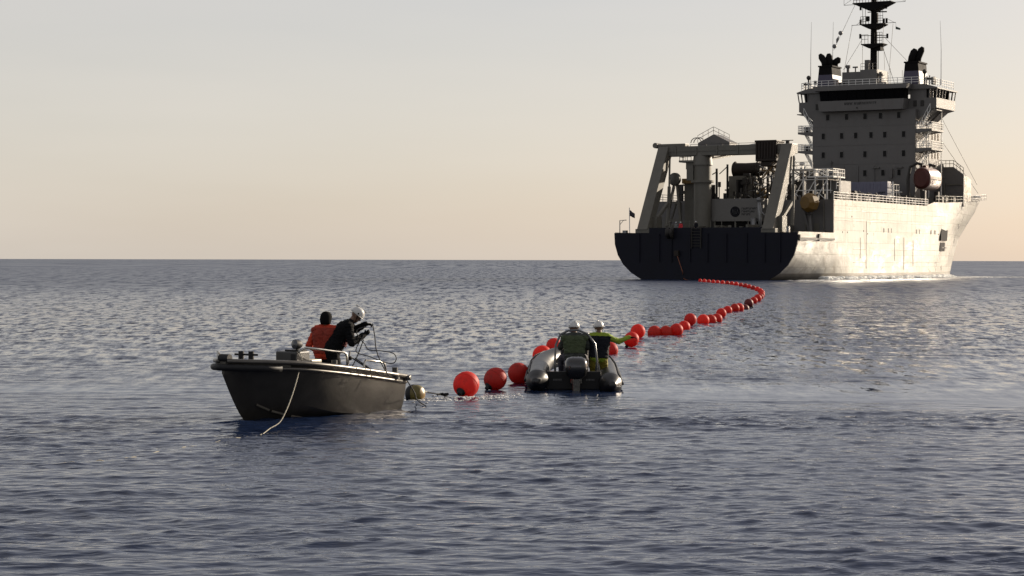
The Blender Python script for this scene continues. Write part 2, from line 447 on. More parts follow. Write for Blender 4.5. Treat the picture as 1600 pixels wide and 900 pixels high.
B = 14.7
Z_ST = [-2.5, -1.2, 0.0, 1.0, 2.2, 3.6, 5.2, 6.9]
X_TR = [0.5, 6.5, 10.2, 11.9, 13.2, 14.1, 14.6, 14.7]
def stem_y(z): return float(np.interp(z, [-3, 0, 3.1, 7.1, 10.2, 12.2, 16.3], [111.5, 112.6, 114.3, 117.8, 122.0, 124.8, 130.2]))
def half_beam(y, z):
    xt = float(np.interp(z, Z_ST, X_TR))
    t = min(1.0, max(0.0, y / 21.0)); t = t * t * (3 - 2 * t)
    b = xt + (B - xt) * t
    y0 = float(np.interp(z, [0, 7, 13], [54, 57, 67])); p = float(np.interp(z, [0, 7, 14], [1.5, 1.6, 1.98]))
    u = min(1.0, max(0.0, (y - y0) / (stem_y(z) - y0)))
    return b * (1 - u ** p)
def hull_rows(zlist, ystart, ztop=None):
    """for each level the starboard line from aft to the stem"""
    rows = []
    ya = [y for y in (0, 1.5, 3, 5, 7.5, 10, 12, 14, 17, 21, 26, 32, 38, 44, 50, 56, 60) if y >= ystart]
    for f in zlist:
        row = []
        for y in ya:
            z = f if ztop is None else 7.0 + f * (ztop(y, 0) - 7.0)
            row.append((half_beam(y, z), y, z))
        for i in range(1, 19):
            t = (i / 18.0) ** 0.8
            z = f if ztop is None else 7.0 + f * (ztop(60, t) - 7.0)
            y = 60 + t * (stem_y(z) - 60)
            row.append((half_beam(y, z) if i < 18 else 0.0, y, z))
        rows.append(row)
    return rows
def mirror(row): return [(-x, y, z) for x, y, z in row]
def ztop(y, t): return 12.0 if y < 58 and t == 0 else float(np.interp(t, [0, 0.1, 0.3, 1], [12.7, 12.8, 13.3, 16.1]))

h = MB(); h.smooth = True
low = hull_rows(Z_ST[:3] + [0.95] + Z_ST[4:] + [7.0], 0)
for side in (lambda r_: r_, mirror):
    rows = [side(r_) for r_ in low]
    for a, b_ in zip(rows, rows[1:]):
        h.cur = 1 if b_[0][2] < 0.96 else 0
        h.grid([a, b_])
upr = hull_rows([0, 0.3, 0.65, 1.0], 14, ztop)
h.cur = 0
for side in (lambda r_: r_, mirror): h.grid([side(r_) for r_ in upr])
hull = h.build('hull', [M_HULLW, M_BOOT], ship, weld=True)
# plating strakes: welded plate edges stand a little proud along the side
d = MB()
for z in (2.6, 4.6, 8.9, 10.4):
    d.tube([(half_beam(y, z) + 0.005, y, z) for y in range(22 if z < 6 else 15, 68, 3)], 0.045, 4)
d.build('plate_seam', M_HULLW, hull)
# transom
t = MB()
pts = [(x, z) for x, z in zip(X_TR, Z_ST)]
poly = [(-x, z) for x, z in pts[::-1]] + pts
t.prism(poly, 'y', -0.25, 0.0)
transom = t.build('transom', M_NAVY, ship)
t = MB()
t.box((-8.9, -0.22, 6.9), (9.0, 0.15, 7.65))
t.build('stern_bulwark', M_NAVY, ship)
t = MB()      # ribs, fairlead recesses and the cable chute on the stern
for x in (-10.5, -7.2, -5.2, -2.2, 0.6, 3.6, 6.8, 9.6, 12.0): t.box((x - 0.10, -0.42, 2.6), (x + 0.10, -0.25, 6.8))
t.build('stern_rib', M_NAVY, transom)
t = MB()
for k in range(7): t.box((-1.9, -0.5, 4.9 + k * 0.42), (-0.4, -0.25, 5.0 + k * 0.42))
t.box((-1.95, -0.52, 4.6), (-1.85, -0.25, 7.7)); t.box((-0.45, -0.52, 4.6), (-0.35, -0.25, 7.7))
t.build('stern_ladder', M_MACH, transom)
c = MB(); c.smooth = True
c.lathe([(0.01, -0.45), (0.85, -0.45), (0.9, -0.3), (0.55, -0.1), (0.55, 0.1), (0.9, 0.3), (0.85, 0.45), (0.01, 0.45)], (-5.3, -0.55, 6.9), (1, 0, 0), 22)
c.build('stern_sheave', M_MACH, ship)
c = MB(); c.box((-4.6, -.75, 3.5), (-3.9, -.25, 4.3)); c.build('cable_fairlead', M_BROWN, transom)
t = MB()
t.box((B, 0.2, 5.85), (B + 0.18, 7.4, 6.15)); t.box((B, 8.1, 5.85), (B + 0.18, 13.9, 6.15))
t.box((B, 7.5, 5.7), (B + 0.22, 8.0, 6.75)); t.box((B, 0.05, 5.7), (B + 0.22, 0.35, 6.6))
t.build('rubbing_strake', M_BLACK, ship)
# decks
t = MB()
t.box((-B + 0.05, 0.02, 6.2), (B - 0.05, 14, 6.4))
t.build('aft_deck', M_DECK, ship)
t = MB()
top = upr[-1]
st = [(x, y, z - 0.25) for x, y, z in top]; pt = mirror(st)
t.grid([st, pt])
t.build('main_deck', M_DECK, ship)
t = MB()
t.box((-B + 0.02, 13.8, 6.3), (B - 0.02, 14.0, 11.98))
bulk = t.build('aft_bulkhead', M_SUPER, ship)
t = MB()
for x in (-12.6, -10.4, -7.4, 5.9, 8.2, 10.3, 13.2): t.box((x - .07, 13.55, 6.4), (x + .07, 13.8, 11.8))
for x0, x1 in ((-11.9, -11.0), (6.6, 7.5), (11.6, 12.5)): t.box((x0, 13.7, 6.4), (x1, 13.8, 8.4))
t.build('bulkhead_stiffener', M_CREAM, bulk)
# small scuppers, hull marks, anchor recess
t = MB()
for y in (35.6, 37.7, 39.1, 51.2, 52.8, 58.7, 60.8): t.box((B - 0.02, y - 0.16, 7.3), (B + 0.03, y + 0.16, 8.0))
for y, z in ((17.5, 7.0), (19.5, 7.0), (21.4, 9.4), (26.5, 7.3), (28.3, 6.9), (62.5, 7.2)): t.box((B - 0.02, y - 0.12, z), (B + 0.03, y + 0.12, z + 0.25))
t.build('scupper', M_MACH, hull)
t = MB()
for y0, z0, z1 in ((25, 3.2, 6.4), (27.6, 1.6, 9.0), (40.6, 2.8, 6.4), (45, 1.4, 6.6), (49.5, 2.0, 6.2)):
    t.box((B + 0.01, y0, z0), (B + 0.04, y0 + 0.14, z1))
t.build('draught_mark', M_BOOT, hull)
t = MB()
def on_side(y, z, off): return (.25 * half_beam(y, z) + .75 * half_beam(y, 7.6 if z > 6.2 else 5.2) + off + .05, y, z)
for (y0, y1, z0, z1) in ((65.0, 70.6, 6.3, 8.9), (65.6, 70.2, 4.5, 6.0)):
    q = [on_side(y0, z0, .06), on_side(y1, z0, .06), on_side(y1, z1, .06), on_side(y0, z1, .06)]
    w = [on_side(y0, z0, -.3), on_side(y1, z0, -.3), on_side(y1, z1, -.3), on_side(y0, z1, -.3)]
    t.add(q + w, [(0,1,2,3), (0,4,5,1), (1,5,6,2), (2,6,7,3), (3,7,4,0), (7,6,5,4)])
anch = t.build('anchor_recess', M_SOOT, ship)
t = MB()
for k in range(3): t.box((half_beam(68, 5) + .1, 66 + k * 1.4, 5.0), (half_beam(68, 5) + .2, 67 + k * 1.4, 5.2))
t.build('anchor', M_MACH, anch)
# rails
t = MB()
t.rail([(B - .15, 14.2, 11.95), (B - .15, 34, 11.95), (B - .15, 57.5, 11.95)], 1.15, 1.6, 3, 0.04)
t.rail([(-B + .15, 14.2, 11.95), (-B + .15, 57.5, 11.95)], 1.15, 1.9, 3, 0.04)
t.build('deck_rail', M_WHITE, ship)
t = MB()
t.rail([(B - .2, 79, 13.2), (B - .3, 84, 13.4), (B - 2.0, 96, 14.0)], 1.1, 1.8, 2, 0.04)
t.build('forecastle_rail', M_WHITE, ship)

# --- A-frame over the stern
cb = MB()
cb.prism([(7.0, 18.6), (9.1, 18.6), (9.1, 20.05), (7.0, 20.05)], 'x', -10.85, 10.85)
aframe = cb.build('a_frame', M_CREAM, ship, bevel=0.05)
for sx in (-1, 1):
    lg = MB()
    y0, y1, z0, z1 = 0.4, 7.75, 7.4, 19.03
    lg.prism([(y0 - .75, z0), (y0 + 1.15, z0), (y1 + 1.1, z1 + 1), (y1 - .9, z1 + 1)], 'x', sx * 10.05 - 0.85, sx * 10.05 + 0.85)
    leg = lg.build('leg', M_CREAM, aframe, bevel=0.06)
    ft = MB(); ft.box((sx * 10.05 - 1.15, -0.2, 6.9), (sx * 10.05 + 1.15, 2.4, 7.5)); ft.build('foot', M_CREAM, aframe)
    hy = MB()
    hy.cyl((sx * 10.05 + 1.15, 6.2, 8.0), (sx * 10.05 + 1.15, 6.6, 14.0), 0.26, n=10)
    hy.cyl((sx * 10.05 + 1.15, 6.6, 14.0), (sx * 10.05 + 1.05, 7.0, 18.2), 0.15, n=8)
    hy.box((sx * 10.05 + .8, 1.6, 7.0), (sx * 10.05 + 1.5, 3.4, 9.3))
    hy.beam((sx * 10.05 + 1.1, 2.4, 9.0), (sx * 10.05 + 1.05, 6.2, 11.4), 0.45)
    hy.build('hydraulic_ram', M_CREAM, aframe)
cb = MB()
cb.box((-11.3, 7.3, 20.06), (-6.6, 8.7, 20.5)); cb.cyl((-11.6, 7.2, 20.3), (-11.6, 8.8, 20.3), 0.42)
beam_ = aframe; cb.build('beam_top_arm', M_CREAM, aframe, bevel=0.05)
cb = MB()
for x in (-8.0, -4.6, -1.2, 2.2): cb.box((x - .09, 6.88, 18.65), (x + .09, 7.0, 20.0))
cb.beam((-10.5, 6.95, 19.3), (10.5, 6.95, 19.3), 0.10)
cb.build('beam_stiffener', M_CREAM, aframe)
cb = MB()
cb.box((5.2, 6.5, 17.5), (8.5, 9.6, 20.4))
for k in range(7): cb.box((5.3 + k * .46, 6.3, 17.9), (5.53 + k * .46, 6.5, 20.3))
cb.box((5.1, 6.4, 20.3), (8.6, 9.7, 20.6)); cb.box((5.9, 6.9, 16.8), (7.6, 9, 17.5))
blk = cb.build('sheave_block', M_BROWN, aframe, bevel=0.08)
cb = MB()
for z in (16.3, 17.0, 17.6): cb.beam((5.0, 9.4, z), (8.8, 9.8, z - .4), 0.22)
cb.beam((5.4, 9.4, 17.9), (9.2, 9.6, 15.2), 0.2); cb.beam((5.2, 9.5, 15.2), (7.6, 9.5, 17.9), 0.16)
cb.build('yellow_ladder_frame', M_OCHRE, aframe)
cb = MB()
cb.rail([(-6.4, 8.8, 20.05), (4.2, 8.8, 20.05)], 0.35, 3, 1, .03); cb.cyl((9.7, 8, 20.05), (9.7, 8, 20.6), 0.3); cb.beam((8.8, 8, 20.55), (10.6, 8, 20.55), .12)
cb.build('beam_fitting', M_MACH, aframe)

# --- pedestal crane
cr = MB(); cr.smooth = True
cr.cyl((-4.15, 8.3, 6.3), (-4.15, 8.3, 17.2), 1.32, n=24)
cr.cyl((-4.15, 8.3, 14.55), (-4.15, 8.3, 14.9), 1.75, n=24)
cr.cyl((-4.15, 8.3, 17.2), (-4.15, 8.3, 19.1), 1.55, 1.3, n=24)
crane = cr.build('pedestal_crane', M_CREAM, ship)
cr = MB()
cr.box((-7.6, 7.2, 17.65), (-4.2, 9.4, 17.95)); cr.rail([(-7.5, 7.3, 17.95), (-7.5, 9.3, 17.95)], 1.0, 1, 2); cr.rail([(-7.5, 7.3, 17.95), (-5.6, 7.3, 17.95)], 1.0, .6, 2)
cr.box((-6.6, 7.6, 16.6), (-4.9, 9.2, 17.66)); cr.box((-6.4, 7.4, 14.9), (-5.3, 9.0, 17.1))
cr.build('crane_platform', M_CREAM, crane)
cr = MB()
cr.beam((-4.1, 10, 18.6), (-5.2, 34, 21.4), 1.0, 1.2); cr.beam((-3.2, 10, 18.6), (-4.2, 34, 21.4), .25)
for k in range(8): cr.beam((-4.2 - k*.1, 11+k*2.7, 18.7 + k*.31), (-3.4 - k*.1, 12.4+k*2.7, 18.8+k*.31), 0.12)
cr.build('crane_boom', M_CREAM, crane)
cr = MB()
cr.prism([(-9.9, 21.25), (-7.2, 22.55), (-4.5, 21.25)], 'y', 19.0, 22.0)
cr.box((-9.9, 19, 20.0), (-4.5, 22, 21.24))
for x0, z0, x1, z1 in ((-9.9, 21.3, -7.2, 22.6), (-7.2, 22.6, -4.5, 21.3)):
    cr.rail([(x0, 18.95, z0), (x1, 18.95, z1)], 1.1, 0.9, 2, .03)
gable = cr.build('gabled_winch_house', M_SUPER, ship)
cr = MB(); cr.smooth = True
cr.tube([(-10.4 + .9*math.cos(a), 19.4, 21.3 + .8*math.sin(a)) for a in np.linspace(0, math.pi, 9)], 0.07, 5)
cr.tube([(-9.9 + .9*math.cos(a), 19.4, 21.3 + .8*math.sin(a)) for a in np.linspace(0, math.pi, 9)], 0.07, 5)
cr.build('hose_loop', M_MACH, gable)
# --- big sheave on a stand, port side
sv = MB(); sv.smooth = True
sv.lathe([(0.02, -.3), (.95, -.3), (1.0, -.2), (.8, 0), (1.0, .2), (.95, .3), (0.02, .3)], (-9.2, 9.2, 15.2), (0.15, 1, 0), 24)
sheave = sv.build('overboarding_sheave', M_CREAM, ship)
sv = MB()
sv.beam((-9.3, 9.5, 15.0), (-11.3, 9.5, 6.4), .36); sv.beam((-9.0, 9.5, 15.0), (-8.1, 9.5, 6.4), .36); sv.beam((-10.7, 9.5, 9.0), (-8.3, 9.5, 9.0), .2); sv.beam((-10.2, 9.5, 11.6), (-8.6, 9.5, 11.6), .2)
sv.beam((-11.2, 10.5, 6.4), (-9.4, 10.5, 12), .2)
sv.build('sheave_stand', M_CREAM, sheave)
# --- cabin with company mark, white hut and cable drum
cbn = MB()
cbn.box((-2.9, 8.8, 8.7), (5.1, 13.5, 12.1))
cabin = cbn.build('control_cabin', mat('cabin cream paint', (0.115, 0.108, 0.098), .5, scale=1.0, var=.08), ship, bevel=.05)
cbn = MB()
cbn.box((-2.4, 9.2, 6.4), (4.6, 13.3, 8.7))
cbn.build('cabin_void', M_SOOT, cabin)
cbn = MB()
for x in (-2.6, 0.8, 4.7): cbn.box((x, 9.0, 6.4), (x + .25, 9.3, 8.7))
cbn.build('cabin_leg', M_CREAM, cabin)
lg = MB(); lg.cyl((1.0, 8.78, 10.15), (1.0, 8.80, 10.15), 0.80, n=28)
logo = lg.build('company_mark', M_LETTER, cabin)
lg = MB()
for k, x in enumerate((-.45, -.27, -.05, .10, .30, .46)):
    lean = (.10, -.06, .0, .0, .08, -.10)[k]
    lg.beam((1.0 + x - lean, 8.765, 9.8), (1.0 + x + lean, 8.765, 10.5), .07, .02)
lg.build('mark_stroke', mat('mark grey', (.10, .105, .105), .5), logo)
lg = MB()
def letters(m, x0, x1, z, hh, y, seed, gap=.06):
    r_ = random.Random(seed); x = x0
    while x < x1:
        w = r_.uniform(.14, .24)
        m.box((x, y, z), (x + .05, y + .02, z + hh)); k = r_.randint(0, 3)
        if k in (0, 1): m.box((x + .05, y, z + hh - .06), (x + w, y + .02, z + hh))
        if k in (1, 2): m.box((x + .05, y, z + hh * .45), (x + w, y + .02, z + hh * .45 + .06))
        if k in (2, 3): m.box((x + w - .05, y + .001, z), (x + w, y + .02, z + hh))
        if k == 3: m.box((x + .05, y, z), (x + w - .05, y + .02, z + .06))
        x += w + gap
letters(lg, 2.05, 4.35, 10.45, .3, 8.775, 1); letters(lg, 2.05, 4.1, 10.02, .3, 8.775, 2); letters(lg, 2.05, 3.3, 9.6, .3, 8.775, 3)
lg.build('mark_lettering', M_LETTER, cabin)
ht = MB(); ht.box((-4.9, 19.6, 11.7), (-0.8, 23, 16.0)); ht.box((-5.1, 19.4, 12.3), (3.0, 19.6, 12.6))
hut = ht.build('winch_hut', M_WHITE if False else M_CREAM, ship, bevel=.05)
ht = MB(); ht.box((-3.55, 19.52, 12.6), (-2.45, 19.6, 15.4)); ht.build('door', M_SOOT, hut)
ht = MB(); ht.smooth = True
ht.lathe([(.02, -2.1), (1.15, -2.1), (1.3, -1.9), (1.05, -1.75), (1.0, 0), (1.05, 1.75), (1.3, 1.9), (1.15, 2.1), (.02, 2.1)], (-2.2, 20.4, 17.0), (1, 0, 0), 22)
ht.cyl((-.1, 20.4, 17.0), (.7, 20.4, 16.9), 1.15, .7, n=18)
ht.build('cable_drum', M_BROWN, hut)
ht = MB()
ht.box((-.2, 19.2, 12.3), (2.3, 20.5, 13.4)); ht.box((.3, 19.4, 13.4), (1.3, 20.4, 14.1))
ht.build('ochre_winch', M_OCHRE, ship, bevel=.1)
ht = MB(); ht.box((-8.3, 9.8, 14.55), (-5.6, 10.6, 15.3)); ht.build('ochre_walkway_beam', M_OCHRE, ship)
ht = MB(); ht.box((-8.2, 10.6, 11.9), (-6.0, 12.8, 14.5)); ht.box((-8.4, 10.5, 14.5), (-5.9, 12.9, 14.7)); ht.box((-7.2, 10.5, 12.4), (-6.8, 10.6, 13.6)); ht.box((-8.2, 10.6, 6.4), (-6.0, 12.8, 11.9))
ht.build('port_deck_locker', M_CREAM, ship)
# figure-like valve stand beside the cabin
ht = MB(); ht.smooth = True
ht.tube([(5.3, 8.2, 6.4), (5.3, 8.2, 9.0), (5.2, 8.2, 10.6), (5.1, 8.2, 11.6)], [.35, .3, .42, .2], 8); ht.ball((5.05, 8.2, 11.9), .34, 10, 8)
ht.beam((5.3, 8.2, 10.2), (6.2, 8.2, 9.4), .2); ht.beam((4.8, 8.2, 8.2), (4.6, 8.2, 6.4), .3); ht.box((3.9, 7.9, 6.4), (4.6, 8.6, 9.2))
ht.build('valve_stand', M_STEEL, ship)
# --- pipework and machinery crowded on the deck behind the A-frame
rr = random.Random(5)
k_ = MB()
for i in range(46):
    x = rr.uniform(-12.6, 12.5); y = rr.uniform(14.6, 30); w = rr.uniform(.3, 1.3); hh = rr.uniform(.6, 3.2)
    if -5.5 < x < 3.5 and y < 24: continue
    k_.box((x - w/2, y - w/2, 11.7), (x + w/2, y + w/2, 11.75 + hh))
for i in range(26):
    x = rr.uniform(-6, 8.0); y = rr.uniform(14.6, 27); z = 11.8 + rr.uniform(0, 1.5); top_ = rr.uniform(13.5, 18.2)
    k_.cyl((x, y, 11.7), (x, y, top_), rr.uniform(.07, .2), n=7)
    if rr.random() < .7: k_.beam((x, y, top_ - rr.uniform(0, 1.2)), (x + rr.uniform(-2, 2), y, top_ - rr.uniform(0, 1.5)), rr.uniform(.08, .2))
for i in range(60):
    x = rr.uniform(-12.4, -5.2) if i % 3 == 0 else rr.uniform(-3.0, 8.8); y = rr.uniform(14.4, 27)
    lim = 15.2 if x < -5 else (16.6 if x < 0 else 17.6)
    z = rr.uniform(11.8, lim); w = rr.uniform(.12, .5)
    k_.box((x - w, y - w, z), (x + w * rr.uniform(.6, 1.8), y + w, z + rr.uniform(.2, 1.1)))
    k_.beam((x, y, 11.7), (x, y, z + .1), .12)
for i in range(16):
    x = rr.uniform(.5, 8.8); y = rr.uniform(15, 26)
    k_.tube([(x, y, 12), (x + rr.uniform(-.5, .5), y, rr.uniform(13, 15)), (x + rr.uniform(-1.5, 1.5), y, rr.uniform(14, 17.5)), (x + rr.uniform(-2, 2), y, rr.uniform(12, 15))], .07, 5)
k_.build('deck_machinery', M_MACH, ship)
k_ = MB()
for i in range(60):
    x = rr.uniform(0.4, 8.9); y = rr.uniform(15, 24); z = rr.uniform(12, 17)
    k_.beam((x, y, z), (x + rr.uniform(-1.6, 1.6), y + rr.uniform(-1, 1), z + rr.uniform(-1.6, 1.6)), rr.uniform(.06, .17))
for x in (.6, 1.3): k_.cyl((x, 24, 11.7), (x, 24, 18.8), .22, n=8)
for z in (15.2, 16.4, 17.6, 18.6): k_.beam((-.2, 24, z), (4.4, 24, z), .1)
k_.rail([(-.4, 23.5, 17.7), (4.6, 23.5, 17.7)], 1.1, .8, 2, .04); k_.box((-.4, 23.5, 17.5), (4.6, 25, 17.7))
k_.build('deck_pipework', M_STEEL, ship)
# deck bits along the aft bulwark
k_ = MB()
for i in range(30):
    x = rr.uniform(-12.5, 12.5); w = rr.uniform(.12, .45); k_.box((x - w, 1.5 + rr.random()*4, 6.3), (x + w, 2.4 + rr.random()*5, 7.2 + rr.random()*1.0))
for x in (-6.2, -4.6, -3.0, .4, 2.2, 6.4): k_.beam((x, 1.2, 6.9), (x, 1.2, 8.7), .08); 
k_.beam((-7.4, 1.2, 8.6), (-2.8, 1.2, 8.6), .07); k_.beam((-7.4, 1.2, 8.1), (-2.8, 1.2, 8.1), .05)
k_.build('stern_gear', M_CREAM, ship)
# --- truss stair tower and walkways, starboard
k_ = MB()
X0, X1, Y0, Y1 = 7.6, 13.2, 15.0, 19.5
for x in (X0, 9.4, 11.3, X1):
    for y in (Y0, Y1): k_.beam((x, y, 11.8), (x, y, 16.6), .16)
for z in (13.4, 15.0, 16.4):
    k_.beam((X0, Y0, z), (X1, Y0, z), .12); k_.beam((X1, Y0, z), (X1, Y1, z), .12)
for a, b_ in ((X0, 9.4), (9.4, 11.3), (11.3, X1)):
    k_.beam((a, Y0, 11.8), (b_, Y0, 15.0), .11); k_.beam((b_, Y0, 11.8), (a, Y0, 13.4), .09); k_.beam((a, Y0, 15.0), (b_, Y0, 16.4), .08)
k_.box((X0 - .2, Y0 - .3, 16.5), (11.0, Y1, 16.65)); k_.box((10.2, Y0 - .3, 15.3), (14.3, Y1, 15.5))
k_.prism([(11.0, 16.6), (13.2, 15.55), (13.2, 15.4), (11.0, 16.4)], 'y', Y0 - .2, Y0 + .1)
truss = k_.build('truss_tower', M_WHITE, ship)
k_ = MB()
k_.rail([(X0, Y0 - .2, 16.65), (10.9, Y0 - .2, 16.65)], 1.0, .8, 2, .045); k_.rail([(10.4, Y0 - .2, 15.5), (14.2, Y0 - .2, 15.5), (14.2, Y1, 15.5)], 1.1, .8, 2, .045)
k_.ball((9.2, Y0, 17.4), .5, 8, 6, (1, .6, .6)); k_.box((9.1, Y0, 16.6), (9.3, Y0 + .3, 17.2))
k_.build('walkway_rail', M_WHITE, truss)
k_ = MB(); k_.box((9.7, 15.4, 13.6), (11.0, 17, 16.3)); k_.box((13.0, 17, 11.7), (14.3, 22, 14.9)); k_.box((11.5, 19, 11.7), (12.8, 22, 15.0))
k_.build('locker', M_SUPER, truss)
k_ = MB()
k_.rail([(14.2, 16.2, 13.6), (14.2, 22, 13.6)], 1.0, 1.2, 2, .04); k_.tube([(13.0, 16.9, 13.0), (13.0, 16.9, 15.6), (14.5, 16.9, 15.6), (14.5, 16.9, 13.0)], .08, 6)
k_.build('pipe_hoop', M_WHITE, truss)
# davit post for the yellow float
k_ = MB(); k_.cyl((11.6, 12.6, 6.4), (11.1, 12.6, 12.9), .26, n=10); k_.beam((9.6, 12.8, 12.6), (11.5, 12.8, 6.5), .3); k_.beam((11.1, 12.6, 12.7), (11.3, 12.2, 12.7), .3)
k_.box((7.4, 11.5, 6.4), (8.4, 13, 8.0)); k_.box((8.9, 12.2, 6.4), (10.6, 13.2, 7.2)); k_.box((12.2, 12.4, 6.4), (13.4, 13.4, 7.3))
k_.build('float_davit', M_SUPER, ship)

# --- accommodation tower
ac = MB()
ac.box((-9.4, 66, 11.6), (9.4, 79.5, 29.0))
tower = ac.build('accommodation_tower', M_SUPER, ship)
WIN = [(28.0, (-6.6, -3.1, .3, 3.1, 6.4)), (24.7, (-7.4, -4.0, -1.4, 1.4, 3.9, 7.3)), (21.4, (-7.4, -4.0, .3, 3.9, 7.3)), (18.1, (.3, 3.6, 6.5))]
wproto = None
for z, xs_ in WIN:
    for x in xs_:
        if wproto is None:
            w_ = MB(); w_.box((-.29, -.03, -.5), (.29, .02, .5)); w_ = w_.build('window', M_GLASS, tower)
            f_ = MB()
            for a, b_ in (((-.36, -.07, -.57), (-.29, .02, .57)), ((.29, -.07, -.57), (.36, .02, .57)), ((-.29, -.07, .5), (.29, .02, .57)), ((-.29, -.07, -.57), (.29, .02, -.5))): f_.box(a, b_)
            f_ = f_.build('frame', M_SUPER, w_)
            wproto = (w_, f_)
        else:
            w_ = wproto[0].copy(); col.objects.link(w_); w_.parent = tower
            f_ = wproto[1].copy(); col.objects.link(f_); f_.parent = w_
        w_.location = (x, 66.0, z)
for z in (24.7, 21.4):
    for y in (74.9, 76.5, 78.1):
        w_ = MB(); w_.box((9.36, y - .3, z - .6), (9.44, y + .3, z + .6)); w_.build('side_window', M_GLASS, tower)
ac = MB()
for z in (19.7, 23.0, 26.3): ac.box((-9.43, 65.95, z), (9.43, 66.0, z + .05))
for x in (-3.6, -1.0, 2.0): ac.box((x, 65.85, 13), (x + .12, 66, 19.4))
ac.box((-3.3, 65.7, 11.8), (-2.2, 66, 14.0)); ac.cyl((-5.9, 65.8, 19.4), (-5.9, 65.8, 20.4), .1); ac.box((-6.1, 65.6, 20.0), (-5.7, 66, 20.2))
ac.box((4.9, 65.5, 17.2), (5.4, 66, 18.8)); ac.box((1.8, 65.6, 18.9), (3.0, 66, 19.1)); ac.box((6.0, 65.6, 18.9), (7.2, 66, 19.1))
ac.build('tower_fitting', M_SUPER, tower)
for sx in (-1, 1):
    for z in (25.55, 22.25):
        bl = MB(); x0, x1 = sorted((sx * 9.4, sx * 12.25))
        bl.prism([(x0, z), (x1, z), (x1, z - .35), (sx * 9.4, z - .75)] if sx > 0 else [(x0, z), (x0, z - .35), (x1, z - .75), (x1, z)], 'y', 66.1, 72.5)
        bal = bl.build('balcony', M_SUPER, tower)
        bl = MB(); bl.rail([(sx * 9.5, 66.2, z), (sx * 12.2, 66.2, z), (sx * 12.2, 72.4, z)], 1.15, .62, 3, .04)
        bl.build('rail', M_WHITE, bal)
        if sx < 0: 
            bl = MB(); bl.box((-11.2, 66.5, z), (-10.3, 67.3, z + 1.0)); bl.build('raft_canister', M_MACH, bal)
    st_ = MB()
    for z0, z1 in ((12.2, 18.9), (18.9, 22.2), (22.25, 25.5), (25.55, 28.9)):
        for yy in (67.3, 68.1):
            st_.beam((sx * 9.75, yy, z0), (sx * 11.6, yy, z1), .14)
        nst = 10
        for k in range(nst): st_.beam((sx * (9.75 + 1.85 * k / nst), 67.3, z0 + (z1 - z0) * k / nst), (sx * (9.75 + 1.85 * k / nst), 68.1, z0 + (z1 - z0) * k / nst), .09)
        st_.beam((sx * 9.75, 67.2, z0 + 1), (sx * 11.6, 67.2, z1 + 1), .08)
        for k in range(5): st_.beam((sx * (9.75 + .46 * k), 67.2, z0 + (z1-z0)*k/4), (sx * (9.75 + .46 * k), 67.2, z0 + 1 + (z1-z0)*k/4), .07)
    for x in (9.65, 11.9): st_.beam((sx * x, 72.4, 12), (sx * x, 72.4, 28.9), .13)
    st_.build('outside_stair', M_WHITE, tower)
# --- bridge
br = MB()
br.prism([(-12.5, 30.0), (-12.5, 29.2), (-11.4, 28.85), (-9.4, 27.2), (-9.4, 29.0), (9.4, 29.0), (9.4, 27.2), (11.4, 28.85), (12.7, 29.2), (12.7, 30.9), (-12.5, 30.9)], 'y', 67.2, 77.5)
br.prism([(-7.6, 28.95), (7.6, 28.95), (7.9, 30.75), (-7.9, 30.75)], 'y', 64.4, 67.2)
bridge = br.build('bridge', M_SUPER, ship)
br = MB()
br.prism([(-12.8, 32.65), (-10.6, 33.3), (10.6, 33.3), (13.0, 32.65), (13.0, 32.45), (-12.8, 32.45)], 'y', 66.8, 78.0)
br.prism([(-8.6, 33.31), (8.6, 33.31), (8.4, 32.5), (-8.4, 32.5)], 'y', 63.8, 66.8)
broof = br.build('bridge_roof', M_SUPER, bridge)
br = MB()       # sloping aft window band, split into panes
def bpane(x0, x1, y0, y1): 
    p = MB(); p.add([(x0, y0, 30.75), (x1, y0, 30.75), (x1, y1, 32.5), (x0, y1, 32.5), (x0, y0 + .08, 30.75), (x1, y0 + .08, 30.75), (x1, y1 + .08, 32.5), (x0, y1 + .08, 32.5)],
                    [(0,1,2,3), (7,6,5,4), (0,4,5,1), (1,5,6,2), (2,6,7,3), (3,7,4,0)])
    return p.build('window_pane', M_GLASS, bridge)
for k in range(9): bpane(-7.6 + k * 1.7 + .04, -7.6 + (k + 1) * 1.7 - .04, 64.9, 64.35)
br.box((-7.7, 65.2, 30.7), (7.7, 67.1, 32.4)); 
br.build('bridge_interior', M_SOOT, bridge)
br = MB()
for x in (-12.5, -11.9, -11.3, -10.7, 10.7, 11.4, 12.0, 12.6): 
    br.beam((x, 67.3, 30.9), (x * 1.015, 67.1, 32.5), .16)
    br.beam((x, 77.3, 30.9), (x * 1.015, 77.5, 32.5), .16)
for sx in (-1, 1):
    for y in (69, 70.5, 72, 74, 76): br.beam((sx * 12.55, y, 30.9), (sx * 12.75, y, 32.5), .14)
    br.box(tuple(min(a, b_) for a, b_ in zip((sx * 8.0, 67.2, 30.9), (sx * 10.9, 77.3, 32.5))), tuple(max(a, b_) for a, b_ in zip((sx * 8.0, 67.2, 30.9), (sx * 10.9, 77.3, 32.5))))
br.build('window_mullion', M_SUPER, bridge)
